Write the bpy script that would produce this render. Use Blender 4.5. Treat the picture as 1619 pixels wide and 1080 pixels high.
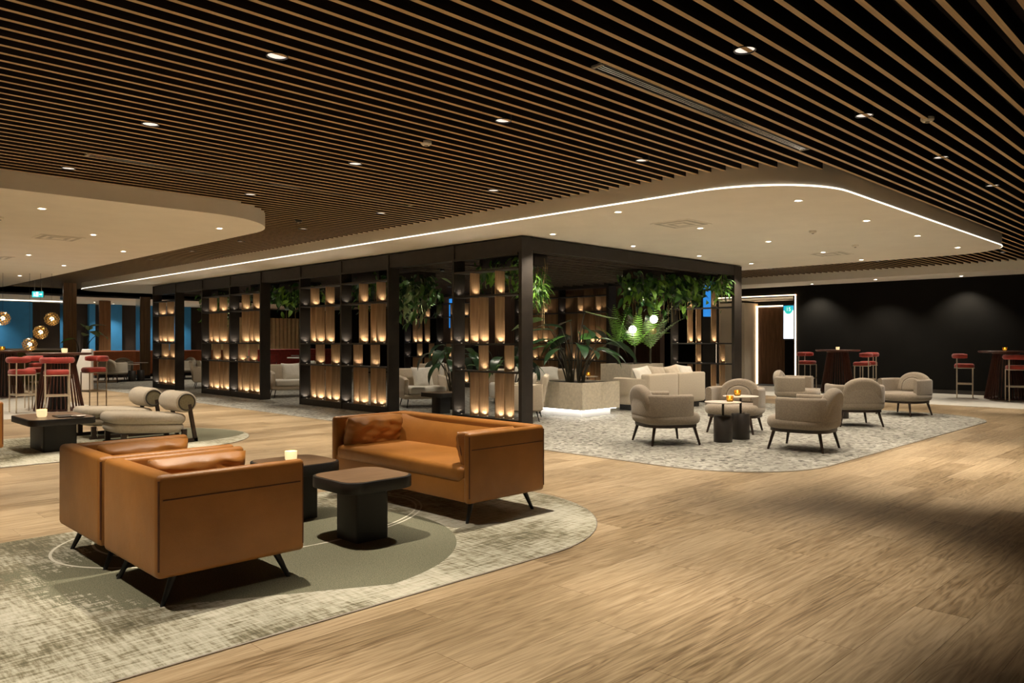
import bpy, bmesh, math, random
from math import sin, cos, pi, radians, sqrt
from mathutils import Vector, Matrix
random.seed(7)
for o in list(bpy.data.objects): bpy.data.objects.remove(o, do_unlink=True)
SC = bpy.context.scene
COL = SC.collection

# ------------------------------------------------------------------ camera
# X runs along the slats and planks, Y along the long side of the pergola; camera looks down the diagonal
cam_d = bpy.data.cameras.new('camera'); cam = bpy.data.objects.new('camera', cam_d); COL.objects.link(cam)
cam.location = (0, 0, 1.32); cam.rotation_euler = (radians(90), 0, radians(-45))
cam_d.sensor_width = 36; cam_d.lens = 36 * 1210 / 1619; cam_d.clip_start = .05; cam_d.clip_end = 200
SC.camera = cam
# ------------------------------------------------------------------ world + exposure
W = bpy.data.worlds.new('world'); SC.world = W; W.use_nodes = True
W.node_tree.nodes['Background'].inputs[0].default_value = (1, .86, .68, 1)
W.node_tree.nodes['Background'].inputs[1].default_value = .05
vs = SC.view_settings
vs.view_transform = 'Standard'; vs.look = 'None'; vs.gamma = 1; vs.use_curve_mapping = False; vs.exposure = 0.12
WARM = (1, .87, .70)
P_SLAT, P_ISLE, P_FIN, P_LOUNGE = 450, 160, 2.3, 80     # lamp powers in watts
E_STRIP = 3.2

# ------------------------------------------------------------------ material helpers
MATS = {}
def nt(name):
    m = bpy.data.materials.new(name); m.use_nodes = True; MATS[name] = m
    t = m.node_tree; return m, t, t.nodes['Principled BSDF']
def N(t, kind, **kw):
    n = t.nodes.new(kind)
    for k, v in kw.items():
        if k in n.inputs: n.inputs[k].default_value = v
        else: setattr(n, k, v)
    return n
def ramp(t, fac, stops, interp='LINEAR'):
    r = N(t, 'ShaderNodeValToRGB'); r.color_ramp.interpolation = interp
    e = r.color_ramp.elements
    while len(e) < len(stops): e.new(.5)
    for i, (p, c) in enumerate(stops): e[i].position = p; e[i].color = (*c, 1) if len(c) == 3 else c
    t.links.new(fac, r.inputs[0]); return r.outputs[0]
def coords(t, scale=(1, 1, 1), kind='Object'):
    tc = N(t, 'ShaderNodeTexCoord'); mp = N(t, 'ShaderNodeMapping'); mp.inputs['Scale'].default_value = scale
    t.links.new(tc.outputs[kind], mp.inputs[0]); return mp.outputs[0]
def noise(t, vec, scale, detail=4, rough=.55, dist=0):
    n = N(t, 'ShaderNodeTexNoise'); n.inputs['Scale'].default_value = scale; n.inputs['Detail'].default_value = detail
    n.inputs['Roughness'].default_value = rough; n.inputs['Distortion'].default_value = dist
    t.links.new(vec, n.inputs['Vector']); return n.outputs['Fac']
def bump(t, b, h, strength, dist=.01):
    n = N(t, 'ShaderNodeBump'); n.inputs['Strength'].default_value = strength; n.inputs['Distance'].default_value = dist
    t.links.new(h, n.inputs['Height']); t.links.new(n.outputs[0], b.inputs['Normal'])
def mixc(t, fac, a, b):
    m = N(t, 'ShaderNodeMix', data_type='RGBA')
    for s, v in ((m.inputs['Factor'], fac), (m.inputs['A'], a), (m.inputs['B'], b)):
        pass
    ins = [i for i in m.inputs if i.type == 'RGBA']; f = m.inputs[0]
    for s, v in ((f, fac), (ins[0], a), (ins[1], b)):
        if hasattr(v, 'is_linked') or hasattr(v, 'links'): t.links.new(v, s)
        else: s.default_value = v if not isinstance(v, tuple) else (*v, 1)
    return [o for o in m.outputs if o.type == 'RGBA'][0]
def math_n(t, op, a, b=None, clamp=False):
    m = N(t, 'ShaderNodeMath', operation=op); m.use_clamp = clamp
    for i, v in enumerate((a, b)):
        if v is None: continue
        if hasattr(v, 'links'): t.links.new(v, m.inputs[i])
        else: m.inputs[i].default_value = v
    return m.outputs[0]

def plain(name, col, rough=.5, metal=0, var=.12, vscale=6, bmp=0, bscale=60, stretch=(1, 1, 1), spec=.5, sheen=0):
    m, t, b = nt(name)
    v = coords(t, stretch); n = noise(t, v, vscale)
    lo = tuple(max(0, c * (1 - var)) for c in col); hi = tuple(min(1, c * (1 + var)) for c in col)
    t.links.new(ramp(t, n, [(.3, lo), (.7, hi)]), b.inputs['Base Color'])
    b.inputs['Roughness'].default_value = rough; b.inputs['Metallic'].default_value = metal
    b.inputs['Specular IOR Level'].default_value = spec
    if sheen: b.inputs['Sheen Weight'].default_value = sheen
    if bmp: bump(t, b, noise(t, v, bscale, 3), bmp, .004)
    return m
def emit(name, col, s):
    m, t, b = nt(name)
    b.inputs['Base Color'].default_value = (*col, 1); b.inputs['Emission Color'].default_value = (*col, 1)
    b.inputs['Emission Strength'].default_value = s; return m
def wood(name, stops, grain=(1.2, 22, 22), rough=.45, scale=2.2, bmp=.15, perobj=False, spec=.5):
    m, t, b = nt(name)
    tc = N(t, 'ShaderNodeTexCoord'); vec = tc.outputs['Object']
    if perobj:
        oi = N(t, 'ShaderNodeObjectInfo'); g = N(t, 'ShaderNodeNewGeometry')
        rnd = math_n(t, 'FRACT', math_n(t, 'ADD', oi.outputs['Random'], g.outputs['Random Per Island']))
        ad = N(t, 'ShaderNodeVectorMath', operation='ADD'); cx = N(t, 'ShaderNodeCombineXYZ')
        t.links.new(math_n(t, 'MULTIPLY', rnd, 37.0), cx.inputs[0]); t.links.new(math_n(t, 'MULTIPLY', rnd, 91.0), cx.inputs[1])
        t.links.new(vec, ad.inputs[0]); t.links.new(cx.outputs[0], ad.inputs[1]); vec = ad.outputs[0]
    mp = N(t, 'ShaderNodeMapping'); mp.inputs['Scale'].default_value = grain; t.links.new(vec, mp.inputs[0])
    n = noise(t, mp.outputs[0], scale, 6, .62, .6)
    if perobj:      # cathedral figure: contour lines of a stretched noise
        mp2 = N(t, 'ShaderNodeMapping'); mp2.inputs['Scale'].default_value = (grain[0] * .55, grain[1] * .22, 1); t.links.new(vec, mp2.inputs[0])
        n2 = noise(t, mp2.outputs[0], 1.5, 2, .5, .3)
        rings = math_n(t, 'FRACT', math_n(t, 'MULTIPLY', n2, 13.0))
        rings = math_n(t, 'ABSOLUTE', math_n(t, 'SUBTRACT', rings, .5))
        mp3 = N(t, 'ShaderNodeMapping'); mp3.inputs['Scale'].default_value = (grain[0] * 3, grain[1] * 5, 1); t.links.new(vec, mp3.inputs[0])
        n3 = noise(t, mp3.outputs[0], 2.2, 5, .7)
        n = math_n(t, 'ADD', math_n(t, 'MULTIPLY', n, .58), math_n(t, 'MULTIPLY', rings, .22))
        n = math_n(t, 'ADD', n, math_n(t, 'MULTIPLY', n3, .27))
        n = math_n(t, 'ADD', n, math_n(t, 'MULTIPLY', math_n(t, 'SUBTRACT', rnd, .5), .14))
    t.links.new(ramp(t, n, stops), b.inputs['Base Color'])
    b.inputs['Roughness'].default_value = rough; b.inputs['Specular IOR Level'].default_value = spec
    if bmp: bump(t, b, n, bmp, .004)
    return m

oak = wood('oak_plank', [(.30, (.13, .085, .042)), (.43, (.30, .215, .122)), (.56, (.43, .325, .200)), (.74, (.56, .445, .295))], (1.0, 24, 1), .36, 1.8, .10, True)
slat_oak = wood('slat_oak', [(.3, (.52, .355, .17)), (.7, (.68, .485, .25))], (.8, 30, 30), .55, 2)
slat_side = wood('slat_shaded_side', [(.3, (.014, .009, .006)), (.7, (.030, .019, .013))], (.8, 30, 30), .7, 2)  # shade on the slat sides and ends is put into this dark colour
fin_wood = wood('fin_oak', [(.3, (.30, .17, .08)), (.52, (.42, .26, .13)), (.75, (.52, .34, .18))], (20, 20, 1.2), .5, 2)
panel_wood = wood('panel_walnut', [(.3, (.05, .024, .012)), (.55, (.11, .055, .028)), (.8, (.16, .085, .045))], (16, 16, .8), .5, 2)
door_wood = wood('door_walnut', [(.3, (.09, .042, .02)), (.55, (.20, .10, .05)), (.8, (.30, .16, .085))], (14, 14, .8), .45, 2)
backing_wood = wood('backing_oak', [(.3, (.16, .085, .035)), (.55, (.23, .13, .055)), (.8, (.30, .18, .08))], (22, 22, .9), .5, 2)
column_wood = wood('column_oak', [(.3, (.15, .075, .03)), (.55, (.24, .13, .055)), (.8, (.30, .18, .08))], (22, 22, .7), .45, 2)
table_wood = wood('table_wood', [(.3, (.13, .075, .04)), (.6, (.22, .135, .075)), (.8, (.28, .18, .10))], (2, 16, 16), .38, 3)
bar_wood = wood('bar_table_wood', [(.3, (.06, .022, .015)), (.7, (.13, .05, .032))], (14, 14, 1), .35, 2)
dark_leg = wood('dark_leg_wood', [(.3, (.018, .010, .006)), (.7, (.04, .022, .014))], (14, 14, 1), .4, 2)
black_metal = plain('black_metal', (.030, .024, .019), .5, .1, .2)
black_table = plain('black_table_lacquer', (.011, .010, .009), .5, 0, .2)
ceil_black = plain('plenum_black', (.006, .005, .005), .9)
wall_black = plain('black_wall_paint', (.0065, .006, .005), .8, 0, .15, 2, .1, 120, spec=.12)
wall_brown = plain('brown_wall_paint', (.028, .018, .012), .7, 0, .2, 3)
plaster = plain('white_plaster', (.86, .81, .71), .75, 0, .03, 2)
plaster_far = plain('cream_plaster', (.70, .62, .50), .8, 0, .04, 2)
vent_m = plain('vent_beige', (.52, .48, .40), .6)
grey_trim = plain('grey_trim', (.30, .27, .22), .6)
chrome = plain('chrome', (.75, .75, .73), .12, 1, .03)
lamp_black = plain('lamp_black', (.012, .012, .012), .4)
boucle = plain('taupe_boucle', (.255, .208, .155), .95, 0, .16, 60, .5, 160, sheen=.3)
boucle_light = plain('cream_boucle', (.46, .40, .31), .95, 0, .10, 50, .4, 160, sheen=.3)
linen = plain('beige_linen', (.55, .47, .36), .9, 0, .07, 40, .25, 220, sheen=.2)
linen_white = plain('white_linen', (.72, .68, .60), .9, 0, .06, 40, .3, 90, sheen=.2)
red_velvet = plain('red_velvet', (.34, .034, .022), .8, 0, .25, 9, .1, 60, sheen=.25)
champagne = plain('champagne_metal', (.62, .54, .42), .4, .35, .06)
bronze = plain('bronze_metal', (.30, .24, .17), .4, .5, .06)
stone = plain('planter_limestone', (.58, .52, .41), .8, 0, .13, 22, .2, 60)
plinth_white = plain('plinth_white', (.85, .84, .82), .6, 0, .02)
soil = plain('soil', (.018, .012, .008), .95, 0, .4, 30, .5, 60)
leaf_g = plain('leaf_green', (.055, .16, .03), .38, 0, .45, 4)
leaf_d = plain('leaf_dark_green', (.022, .062, .022), .35, 0, .4, 4)
leaf_l = plain('leaf_light_green', (.17, .36, .045), .45, 0, .35, 5)
leaf_p = plain('leaf_pale_green', (.28, .38, .18), .45, 0, .3, 5)
stem_m = plain('stem', (.035, .03, .016), .6)
vine_m = plain('dry_vine', (.30, .22, .10), .7)
blue_wall = plain('blue_glow_wall', (.03, .22, .50), .7, 0, .1, 2)  # blue glow on the bays is painted into the wall colour
curtain_m = plain('cream_curtain', (.50, .40, .22), .9, 0, .1, 4)
olive = plain('olive_panel', (.16, .15, .05), .6)
orange_fab = plain('orange_fabric', (.42, .13, .05), .85)
piping_m = plain('dark_piping', (.11, .035, .012), .6)
cord_m = plain('cord_black', (.01, .01, .01), .6)
white_gloss = plain('white_gloss', (.8, .78, .74), .3, 0, .02)
plate_m = plain('pale_tabletop', (.62, .55, .48), .3, 0, .06)
rubber = plain('dark_ring', (.06, .05, .035), .8)
cyl_end = plain('olive_felt_end', (.20, .17, .10), .95, 0, .15, 50, .4, 120)
brass = plain('brass_petal', (.75, .52, .22), .28, .9, .1)
led = emit('led_strip', (1, .90, .74), E_STRIP)
led_warm = emit('portal_led', (1, .76, .50), 3.0)
led_plinth = emit('plinth_led', (1, .95, .88), 10)
lens = emit('lamp_lens', (1, .93, .80), 16)
lens_dim = emit('lamp_lens_dim', (1, .95, .88), .75)
puck = emit('uplight_lens', (1, .85, .62), .5)
globe_m = emit('opal_globe', (1, .95, .84), 5)
flame = emit('candle_glow', (1, .72, .22), 7)
wax = emit('candle_wax', (1, .80, .42), .85)
pend_bulb = emit('pendant_bulb', (1, .80, .45), 9)
scr_white = emit('screen_white', (.80, .88, 1), 1.1)
scr_teal = emit('screen_teal', (.02, .33, .50), 1.2)
scr_green = emit('screen_green', (.03, .50, .42), 1.0)
scr_blue = emit('screen_blue', (.03, .28, .85), .7)
exit_m = emit('exit_sign_face', (.03, .42, .42), 1.6)
exit_w = emit('exit_sign_white', (.8, 1, 1), 2.2)

def amber():
    m, t, b = nt('amber_glass'); b.inputs['Base Color'].default_value = (.75, .50, .12, 1); b.inputs['Roughness'].default_value = .15
    b.inputs['Transmission Weight'].default_value = .85; b.inputs['IOR'].default_value = 1.2
    n = noise(t, coords(t), 30); bump(t, b, n, .1); return m
amber_glass = amber()
def leather_mat():
    m, t, b = nt('cognac_leather'); v = coords(t)
    n = noise(t, v, 3, 5)
    t.links.new(ramp(t, n, [(.3, (.30, .118, .020)), (.7, (.41, .168, .034))]), b.inputs['Base Color'])
    b.inputs['Roughness'].default_value = .42
    vo = N(t, 'ShaderNodeTexVoronoi'); vo.inputs['Scale'].default_value = 260; t.links.new(v, vo.inputs['Vector'])
    h = math_n(t, 'ADD', math_n(t, 'MULTIPLY', vo.outputs['Distance'], .12), math_n(t, 'MULTIPLY', noise(t, v, 5, 3), 1.0))
    bump(t, b, h, .22, .03); return m
leather = leather_mat()
def rug_mat(name, rings, cx, cy, cr):
    m, t, b = nt(name); v = coords(t)
    sep = N(t, 'ShaderNodeSeparateXYZ'); t.links.new(v, sep.inputs[0]); x, y = sep.outputs[0], sep.outputs[1]
    hx = noise(t, coords(t, (2.0, 16, 1)), 3, 6, .7); hy = noise(t, coords(t, (16, 2.0, 1)), 3, 6, .7); big = noise(t, v, 1.3, 3)
    s = math_n(t, 'ADD', math_n(t, 'MULTIPLY', hx, .36), math_n(t, 'MULTIPLY', hy, .30)); s = math_n(t, 'ADD', s, math_n(t, 'MULTIPLY', big, .34))
    light = ramp(t, s, [(.42, (.10, .09, .052)), (.465, (.20, .18, .115)), (.51, (.38, .365, .28)), (.58, (.52, .50, .41))])
    fine = noise(t, v, 160, 2)
    dark = ramp(t, fine, [(.35, (.085, .085, .05)), (.65, (.20, .195, .13))])
    def ell(ex, ey, a, bb):
        dx = math_n(t, 'DIVIDE', math_n(t, 'SUBTRACT', x, ex), a); dy = math_n(t, 'DIVIDE', math_n(t, 'SUBTRACT', y, ey), bb)
        return math_n(t, 'SQRT', math_n(t, 'ADD', math_n(t, 'MULTIPLY', dx, dx), math_n(t, 'MULTIPLY', dy, dy)))
    fray = math_n(t, 'MULTIPLY', math_n(t, 'SUBTRACT', s, .5), math_n(t, 'MULTIPLY', math_n(t, 'SUBTRACT', cx + .1, x, True), 2.2))
    ins = math_n(t, 'LESS_THAN', math_n(t, 'ADD', ell(cx, cy, cr, cr * .96), fray), 1.0)
    ins = math_n(t, 'MULTIPLY', ins, math_n(t, 'GREATER_THAN', math_n(t, 'ADD', y, math_n(t, 'MULTIPLY', x, .52)), cy - 1.04 + (cx - .12) * .52))
    c = mixc(t, ins, light, dark)
    for (ex, ey, a, bb, w) in rings:
        k = math_n(t, 'LESS_THAN', math_n(t, 'ABSOLUTE', math_n(t, 'SUBTRACT', ell(ex, ey, a, bb), 1.0)), w)
        c = mixc(t, k, c, (.62, .60, .50))
    t.links.new(c, b.inputs['Base Color']); b.inputs['Roughness'].default_value = .95
    bump(t, b, math_n(t, 'ADD', fine, s), .5, .006); return m
rug_m = rug_mat('distressed_rug', [(2.6, 5.2, 1.3, .8, .007), (2.76, 5.25, 1.2, .86, .007)], 2.35, 4.55, 1.22)
rug_m2 = rug_mat('distressed_rug_far', [], 4.2, 11.0, 1.0)
def fleck_mat():
    m, t, b = nt('flecked_stone_carpet'); 
    v = coords(t); n1 = noise(t, v, 40, 3)
    wob = N(t, 'ShaderNodeTexNoise'); wob.inputs['Scale'].default_value = 14; t.links.new(v, wob.inputs['Vector'])
    ad = N(t, 'ShaderNodeVectorMath', operation='MULTIPLY_ADD'); ad.inputs[1].default_value = (.06, .06, 0); t.links.new(wob.outputs['Color'], ad.inputs[0]); t.links.new(v, ad.inputs[2])
    vo = N(t, 'ShaderNodeTexVoronoi'); vo.inputs['Scale'].default_value = 23; t.links.new(ad.outputs[0], vo.inputs['Vector'])
    s2 = N(t, 'ShaderNodeSeparateColor'); t.links.new(vo.outputs['Color'], s2.inputs[0])
    c = ramp(t, s2.outputs[0], [(.0, (.07, .064, .05)), (.10, (.18, .17, .14)), (.28, (.275, .265, .225)), (.60, (.35, .34, .295)), (.85, (.43, .42, .375))], 'CONSTANT')
    t.links.new(c, b.inputs['Base Color']); b.inputs['Roughness'].default_value = .55
    bump(t, b, n1, .05); return m
fleck = fleck_mat()
pale_tile = plain('pale_stone_tile', (.60, .575, .51), .35, 0, .08, 3)

# ------------------------------------------------------------------ mesh builder
class MB:
    def __init__(s): s.v, s.f, s.mi = [], [], []
    def add(s, vs_, fs, mi=0, M=None):
        b = len(s.v)
        s.v += [tuple(M @ Vector(p)) if M else tuple(p) for p in vs_]
        s.f += [tuple(b + i for i in f) for f in fs]; s.mi += [mi] * len(fs); return s
    def box(s, x0, x1, y0, y1, z0, z1, mi=0, M=None):
        v = [(x0, y0, z0), (x1, y0, z0), (x1, y1, z0), (x0, y1, z0), (x0, y0, z1), (x1, y0, z1), (x1, y1, z1), (x0, y1, z1)]
        return s.add(v, [(0, 3, 2, 1), (4, 5, 6, 7), (0, 1, 5, 4), (1, 2, 6, 5), (2, 3, 7, 6), (3, 0, 4, 7)], mi, M)
    def rbox(s, x0, x1, y0, y1, z0, z1, r=.03, seg=3, M=None, mi=0):
        bm = bmesh.new(); bmesh.ops.create_cube(bm, size=1)
        for v in bm.verts: v.co = Vector(((x0 + x1) / 2 + v.co.x * (x1 - x0), (y0 + y1) / 2 + v.co.y * (y1 - y0), (z0 + z1) / 2 + v.co.z * (z1 - z0)))
        bmesh.ops.bevel(bm, geom=bm.edges[:], offset=r, segments=seg, profile=.5, affect='EDGES')
        bm.verts.index_update(); s.add([v.co.copy() for v in bm.verts], [tuple(v.index for v in f.verts) for f in bm.faces], mi, M); bm.free(); return s
    def prism(s, out, z0, z1, r=0, seg=3, M=None, mi=0):
        n = len(out); nm = []
        for i in range(n):
            a, b, c = Vector(out[i - 1]), Vector(out[i]), Vector(out[(i + 1) % n])
            e1, e2 = (b - a), (c - b); e1 = e1.normalized() if e1.length > 1e-9 else Vector((0, 0)); e2 = e2.normalized() if e2.length > 1e-9 else e1
            n1, n2 = Vector((e1.y, -e1.x)), Vector((e2.y, -e2.x)); h = n1 + n2
            h = h.normalized() if h.length > 1e-6 else n1
            k = 1 / max(.5, h.dot(n1)); nm.append(h * k)
        prof = [(0, z0), (0, z1)]
        if r > 0:
            prof = [(r * (1 - sin(k * pi / 2 / seg)), z0 + r * (1 - cos(k * pi / 2 / seg))) for k in range(seg + 1)]
            prof += [(r * (1 - cos(k * pi / 2 / seg)), z1 - r * (1 - sin(k * pi / 2 / seg))) for k in range(seg + 1)]
        vv, ff = [], []
        for ins, z in prof:
            vv += [(out[i][0] - nm[i].x * ins, out[i][1] - nm[i].y * ins, z) for i in range(n)]
        for k in range(len(prof) - 1):
            for i in range(n):
                j = (i + 1) % n; ff.append((k * n + i, k * n + j, (k + 1) * n + j, (k + 1) * n + i))
        ff.append(tuple(reversed(range(n)))); ff.append(tuple((len(prof) - 1) * n + i for i in range(n)))
        return s.add(vv, ff, mi, M)
    def lathe(s, prof, n=24, M=None, mi=0, cap=True):
        vv, ff = [], []; m = len(prof)
        for r, z in prof: vv += [(r * cos(2 * pi * i / n), r * sin(2 * pi * i / n), z) for i in range(n)]
        for k in range(m - 1):
            for i in range(n):
                j = (i + 1) % n; ff.append((k * n + i, k * n + j, (k + 1) * n + j, (k + 1) * n + i))
        if cap:
            if prof[0][0] > 1e-6: ff.append(tuple(reversed(range(n))))
            if prof[-1][0] > 1e-6: ff.append(tuple((m - 1) * n + i for i in range(n)))
        return s.add(vv, ff, mi, M)
    def tube(s, path, r, n=8, closed=False, mi=0, M=None):
        P = [Vector(p) for p in path]; m = len(P); R = r if isinstance(r, (list, tuple)) else [r] * m
        vv, ff = [], []; up = None
        for i in range(m):
            a = P[i - 1] if (i > 0 or closed) else P[i]; b = P[(i + 1) % m] if (i < m - 1 or closed) else P[i]
            t = (b - a).normalized()
            if up is None:
                up = Vector((0, 0, 1)) if abs(t.z) < .9 else Vector((1, 0, 0))
            up = (up - t * up.dot(t)); up = up.normalized() if up.length > 1e-6 else t.orthogonal().normalized()
            sd = t.cross(up)
            for k in range(n):
                a_ = 2 * pi * k / n; vv.append(P[i] + (up * cos(a_) + sd * sin(a_)) * R[i])
        for i in range(m if closed else m - 1):
            q = (i + 1) % m
            for k in range(n):
                l = (k + 1) % n; ff.append((i * n + k, i * n + l, q * n + l, q * n + k))
        if not closed: ff += [tuple(reversed(range(n))), tuple((m - 1) * n + k for k in range(n))]
        return s.add(vv, ff, mi, M)
    def cushion(s, w, h, t, n=12, pinch=.06, wr=0, seed=0, M=None, mi=0, fat=2.6, rnd_c=0):
        rnd = random.Random(seed); ph = [rnd.uniform(0, 6) for _ in range(6)]
        vv, ff = [], []
        for sg in (1, -1):
            base = len(vv)
            for i in range(n + 1):
                for j in range(n + 1):
                    u, v = -1 + 2 * i / n, -1 + 2 * j / n
                    k = ((1 - abs(u) ** fat) * (1 - abs(v) ** fat)); k = max(k, 0) ** .42
                    x = w / 2 * u * (1 - pinch * (1 - v * v) * abs(u)); y = h / 2 * v * (1 - pinch * (1 - u * u) * abs(v))
                    x *= 1 - rnd_c * v * v * abs(u); y *= 1 - rnd_c * u * u * abs(v)
                    z = sg * t / 2 * k
                    if wr: z += wr * k * (sin(9 * u + 5 * v + ph[0]) * .5 + sin(13 * v - 4 * u + ph[1]) * .35 + sin(17 * u * v + ph[2]) * .4)
                    vv.append((x, y, z))
            for i in range(n):
                for j in range(n):
                    q = (base + i * (n + 1) + j, base + (i + 1) * (n + 1) + j, base + (i + 1) * (n + 1) + j + 1, base + i * (n + 1) + j + 1)
                    ff.append(q if sg > 0 else tuple(reversed(q)))
        return s.add(vv, ff, mi, M)
    def band(s, outer, inner, z0, z1, r=.03, seg=3, M=None, mi=0):
        # rounded cross-section swept between two open outlines, with end caps
        vv, ff = [], []; m = len(outer)
        for (ox, oy), (ix, iy) in zip(outer, inner):
            w = sqrt((ox - ix) ** 2 + (oy - iy) ** 2); rr = min(r, w * .48); cs = []
            for cx, cz, a0 in ((rr, z0 + rr, pi), (w - rr, z0 + rr, 1.5 * pi), (w - rr, z1 - rr, 0), (rr, z1 - rr, pi / 2)):
                cs += [(cx + rr * cos(a0 + pi / 2 * k / seg), cz + rr * sin(a0 + pi / 2 * k / seg)) for k in range(seg + 1)]
            vv += [(ox + (ix - ox) * u / w, oy + (iy - oy) * u / w, z) for u, z in cs]
        n = len(vv) // m
        for i in range(m - 1):
            for k in range(n):
                l = (k + 1) % n; ff.append((i * n + k, i * n + l, (i + 1) * n + l, (i + 1) * n + k))
        ff += [tuple(reversed(range(n))), tuple((m - 1) * n + k for k in range(n))]
        return s.add(vv, ff, mi, M)
    def leaf(s, L, Wd, M, droop=.3, fold=.25, n=6, mi=0, p=.8):
        vv, ff = [], []; x = z = 0; ang = 0
        for i in range(n + 1):
            u = i / n; w = Wd / 2 * (sin(pi * u ** p) ** .8 if 0 < u < 1 else .02)
            vv += [(x, -w, z + w * fold), (x, 0, z), (x, w, z + w * fold)]
            ang -= droop * 2 / n; x += L / n * cos(ang); z += L / n * sin(ang)
        for i in range(n):
            a = i * 3; ff += [(a, a + 3, a + 4, a + 1), (a + 1, a + 4, a + 5, a + 2)]
        return s.add(vv, ff, mi, M)
    def mesh(s, name, mats, smooth=40):
        me = bpy.data.meshes.new(name); me.from_pydata(s.v, [], s.f)
        for m in (mats if isinstance(mats, (list, tuple)) else [mats]): me.materials.append(m)
        if any(s.mi): me.polygons.foreach_set('material_index', s.mi)
        if smooth:
            me.polygons.foreach_set('use_smooth', [True] * len(me.polygons)); me.set_sharp_from_angle(angle=radians(smooth))
        me.update(); return me
    def build(s, name, mats, parent=None, smooth=40, **props):
        return put(name, s.mesh(name, mats, smooth), parent, **props)
def put(name, data, parent=None, loc=None, **props):
    o = bpy.data.objects.new(name, data); COL.objects.link(o)
    if parent: o.parent = parent
    if loc: o.location = loc
    for k, v in props.items(): o[k] = v
    return o
def thing(name, label, cat, loc=(0, 0, 0), rz=0, group=None):
    o = put(name, None); o.location = loc; o.rotation_euler = (0, 0, rz); o.empty_display_size = .1
    o['label'] = label; o['category'] = cat
    if group: o['group'] = group
    return o
def dup(root, label, loc, rz=0, group=None):
    def rec(o, par):
        c = o.copy(); COL.objects.link(c); c.parent = par
        for ch in KIDS(o): rec(ch, c)
        return c
    r = rec(root, None); r.location = loc; r.rotation_euler = (0, 0, rz); r['label'] = label
    if group: r['group'] = group
    return r
def KIDS(o): return [c for c in bpy.data.objects if c.parent == o]
def struct(name, mb, m, **p): return mb.build(name, m, kind='structure', **p)
def lamp(kind, name, parent, loc, energy, color=WARM, radius=.03, **kw):
    d = bpy.data.lights.new(name, kind); d.energy = energy; d.color = color
    if hasattr(d, 'shadow_soft_size'): d.shadow_soft_size = radius
    for k, v in kw.items(): setattr(d, k, v)
    return put(name, d, parent, loc)
def T(x=0, y=0, z=0): return Matrix.Translation((x, y, z))
def RX(a): return Matrix.Rotation(a, 4, 'X')
def RY(a): return Matrix.Rotation(a, 4, 'Y')
def RZ(a): return Matrix.Rotation(a, 4, 'Z')
def rrect(x0, x1, y0, y1, r, n=8):
    o = []
    for cx, cy, a0 in ((x1 - r, y0 + r, -pi / 2), (x1 - r, y1 - r, 0), (x0 + r, y1 - r, pi / 2), (x0 + r, y0 + r, pi)):
        o += [(cx + r * cos(a0 + pi / 2 * k / n), cy + r * sin(a0 + pi / 2 * k / n)) for k in range(n + 1)]
    return o
def superell(a, b, e=2.8, n=40):
    o = []
    for k in range(n):
        t = 2 * pi * k / n; c, s_ = cos(t), sin(t)
        o.append((a * math.copysign(abs(c) ** (2 / e), c), b * math.copysign(abs(s_) ** (2 / e), s_)))
    return o
def px(x, y):                     # where a floor point falls in the picture (used only to sort planks by how large they show)
    d = (x + y) / 1.41421; r = (x - y) / (x + y) if x + y > .1 else 9
    return d, 809.5 + r * 1210
def ordinal(i): return ['first', 'second', 'third', 'fourth', 'fifth', 'sixth', 'seventh', 'eighth', 'ninth', 'tenth', 'eleventh', 'twelfth'][i]

ZI, ZS = 2.92, 3.11
MAIN = (7.2, 15.85, 3.25, 26.7, 1.15)
LEFT = (-6.0, 5.3, 9.4, 27.5, 1.25)
def xint(R, y):
    x0, x1, y0, y1, r = R
    if y <= y0 or y >= y1: return None
    k = 0
    if y < y0 + r: q = y0 + r - y; k = r - sqrt(max(0, r * r - q * q))
    if y > y1 - r: q = y - y1 + r; k = r - sqrt(max(0, r * r - q * q))
    return x0 + k, x1 - k

# ================================================================== STRUCTURE
floor = struct('floor', MB().box(-6, 22, -6, 37, -.12, -.02), ceil_black)
pm = MB().box(0, 1.7985, 0, .2485, -.018, 0).mesh('plank', oak, 0)
cand = []
for iy in range(-6, 118):
    y = iy * .25 + .03
    off = (iy * .77) % 1.8
    for ix in range(-3, 13):
        x = ix * 1.8 - off
        if x > 17.5: continue
        if 7.1 < x and x + 1.8 < 15.1 and y > 3.6: continue
        d, p = px(x + .9, y + .125); vis = d > 1.2 and -260 < p < 1880
        cand.append((0 if vis else 1, d if d > 0 else 99, x, y))
cand.sort()
for _, _, x, y in cand[:296]: put('plank', pm, floor, (x, y, 0))
mb = MB()
for _, _, x, y in cand[296:]: mb.box(x, x + 1.7985, y, y + .2485, -.018, 0)
mb.build('planks_beyond', oak, floor, 0, kind='stuff')
struct('floor', MB().prism(rrect(6.85, 15.35, 3.35, 26.5, 1.2, 10), -.01, .004), fleck)
MB().tube([(x, y, .003) for x, y in rrect(6.85, 15.35, 3.35, 26.5, 1.2, 10)], .008, 6, True).build('trim_2', grey_trim, kind='structure')
struct('floor', MB().box(17.6, 21.4, -6, 26, -.01, .003), pale_tile)
struct('floor', MB().prism(rrect(-5, 5.0, 15.2, 27, 1.2, 8), -.01, .003), pale_tile)
struct('floor', MB().box(-5, 21.3, 28.2, 36, -.01, .004), pale_tile)

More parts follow.
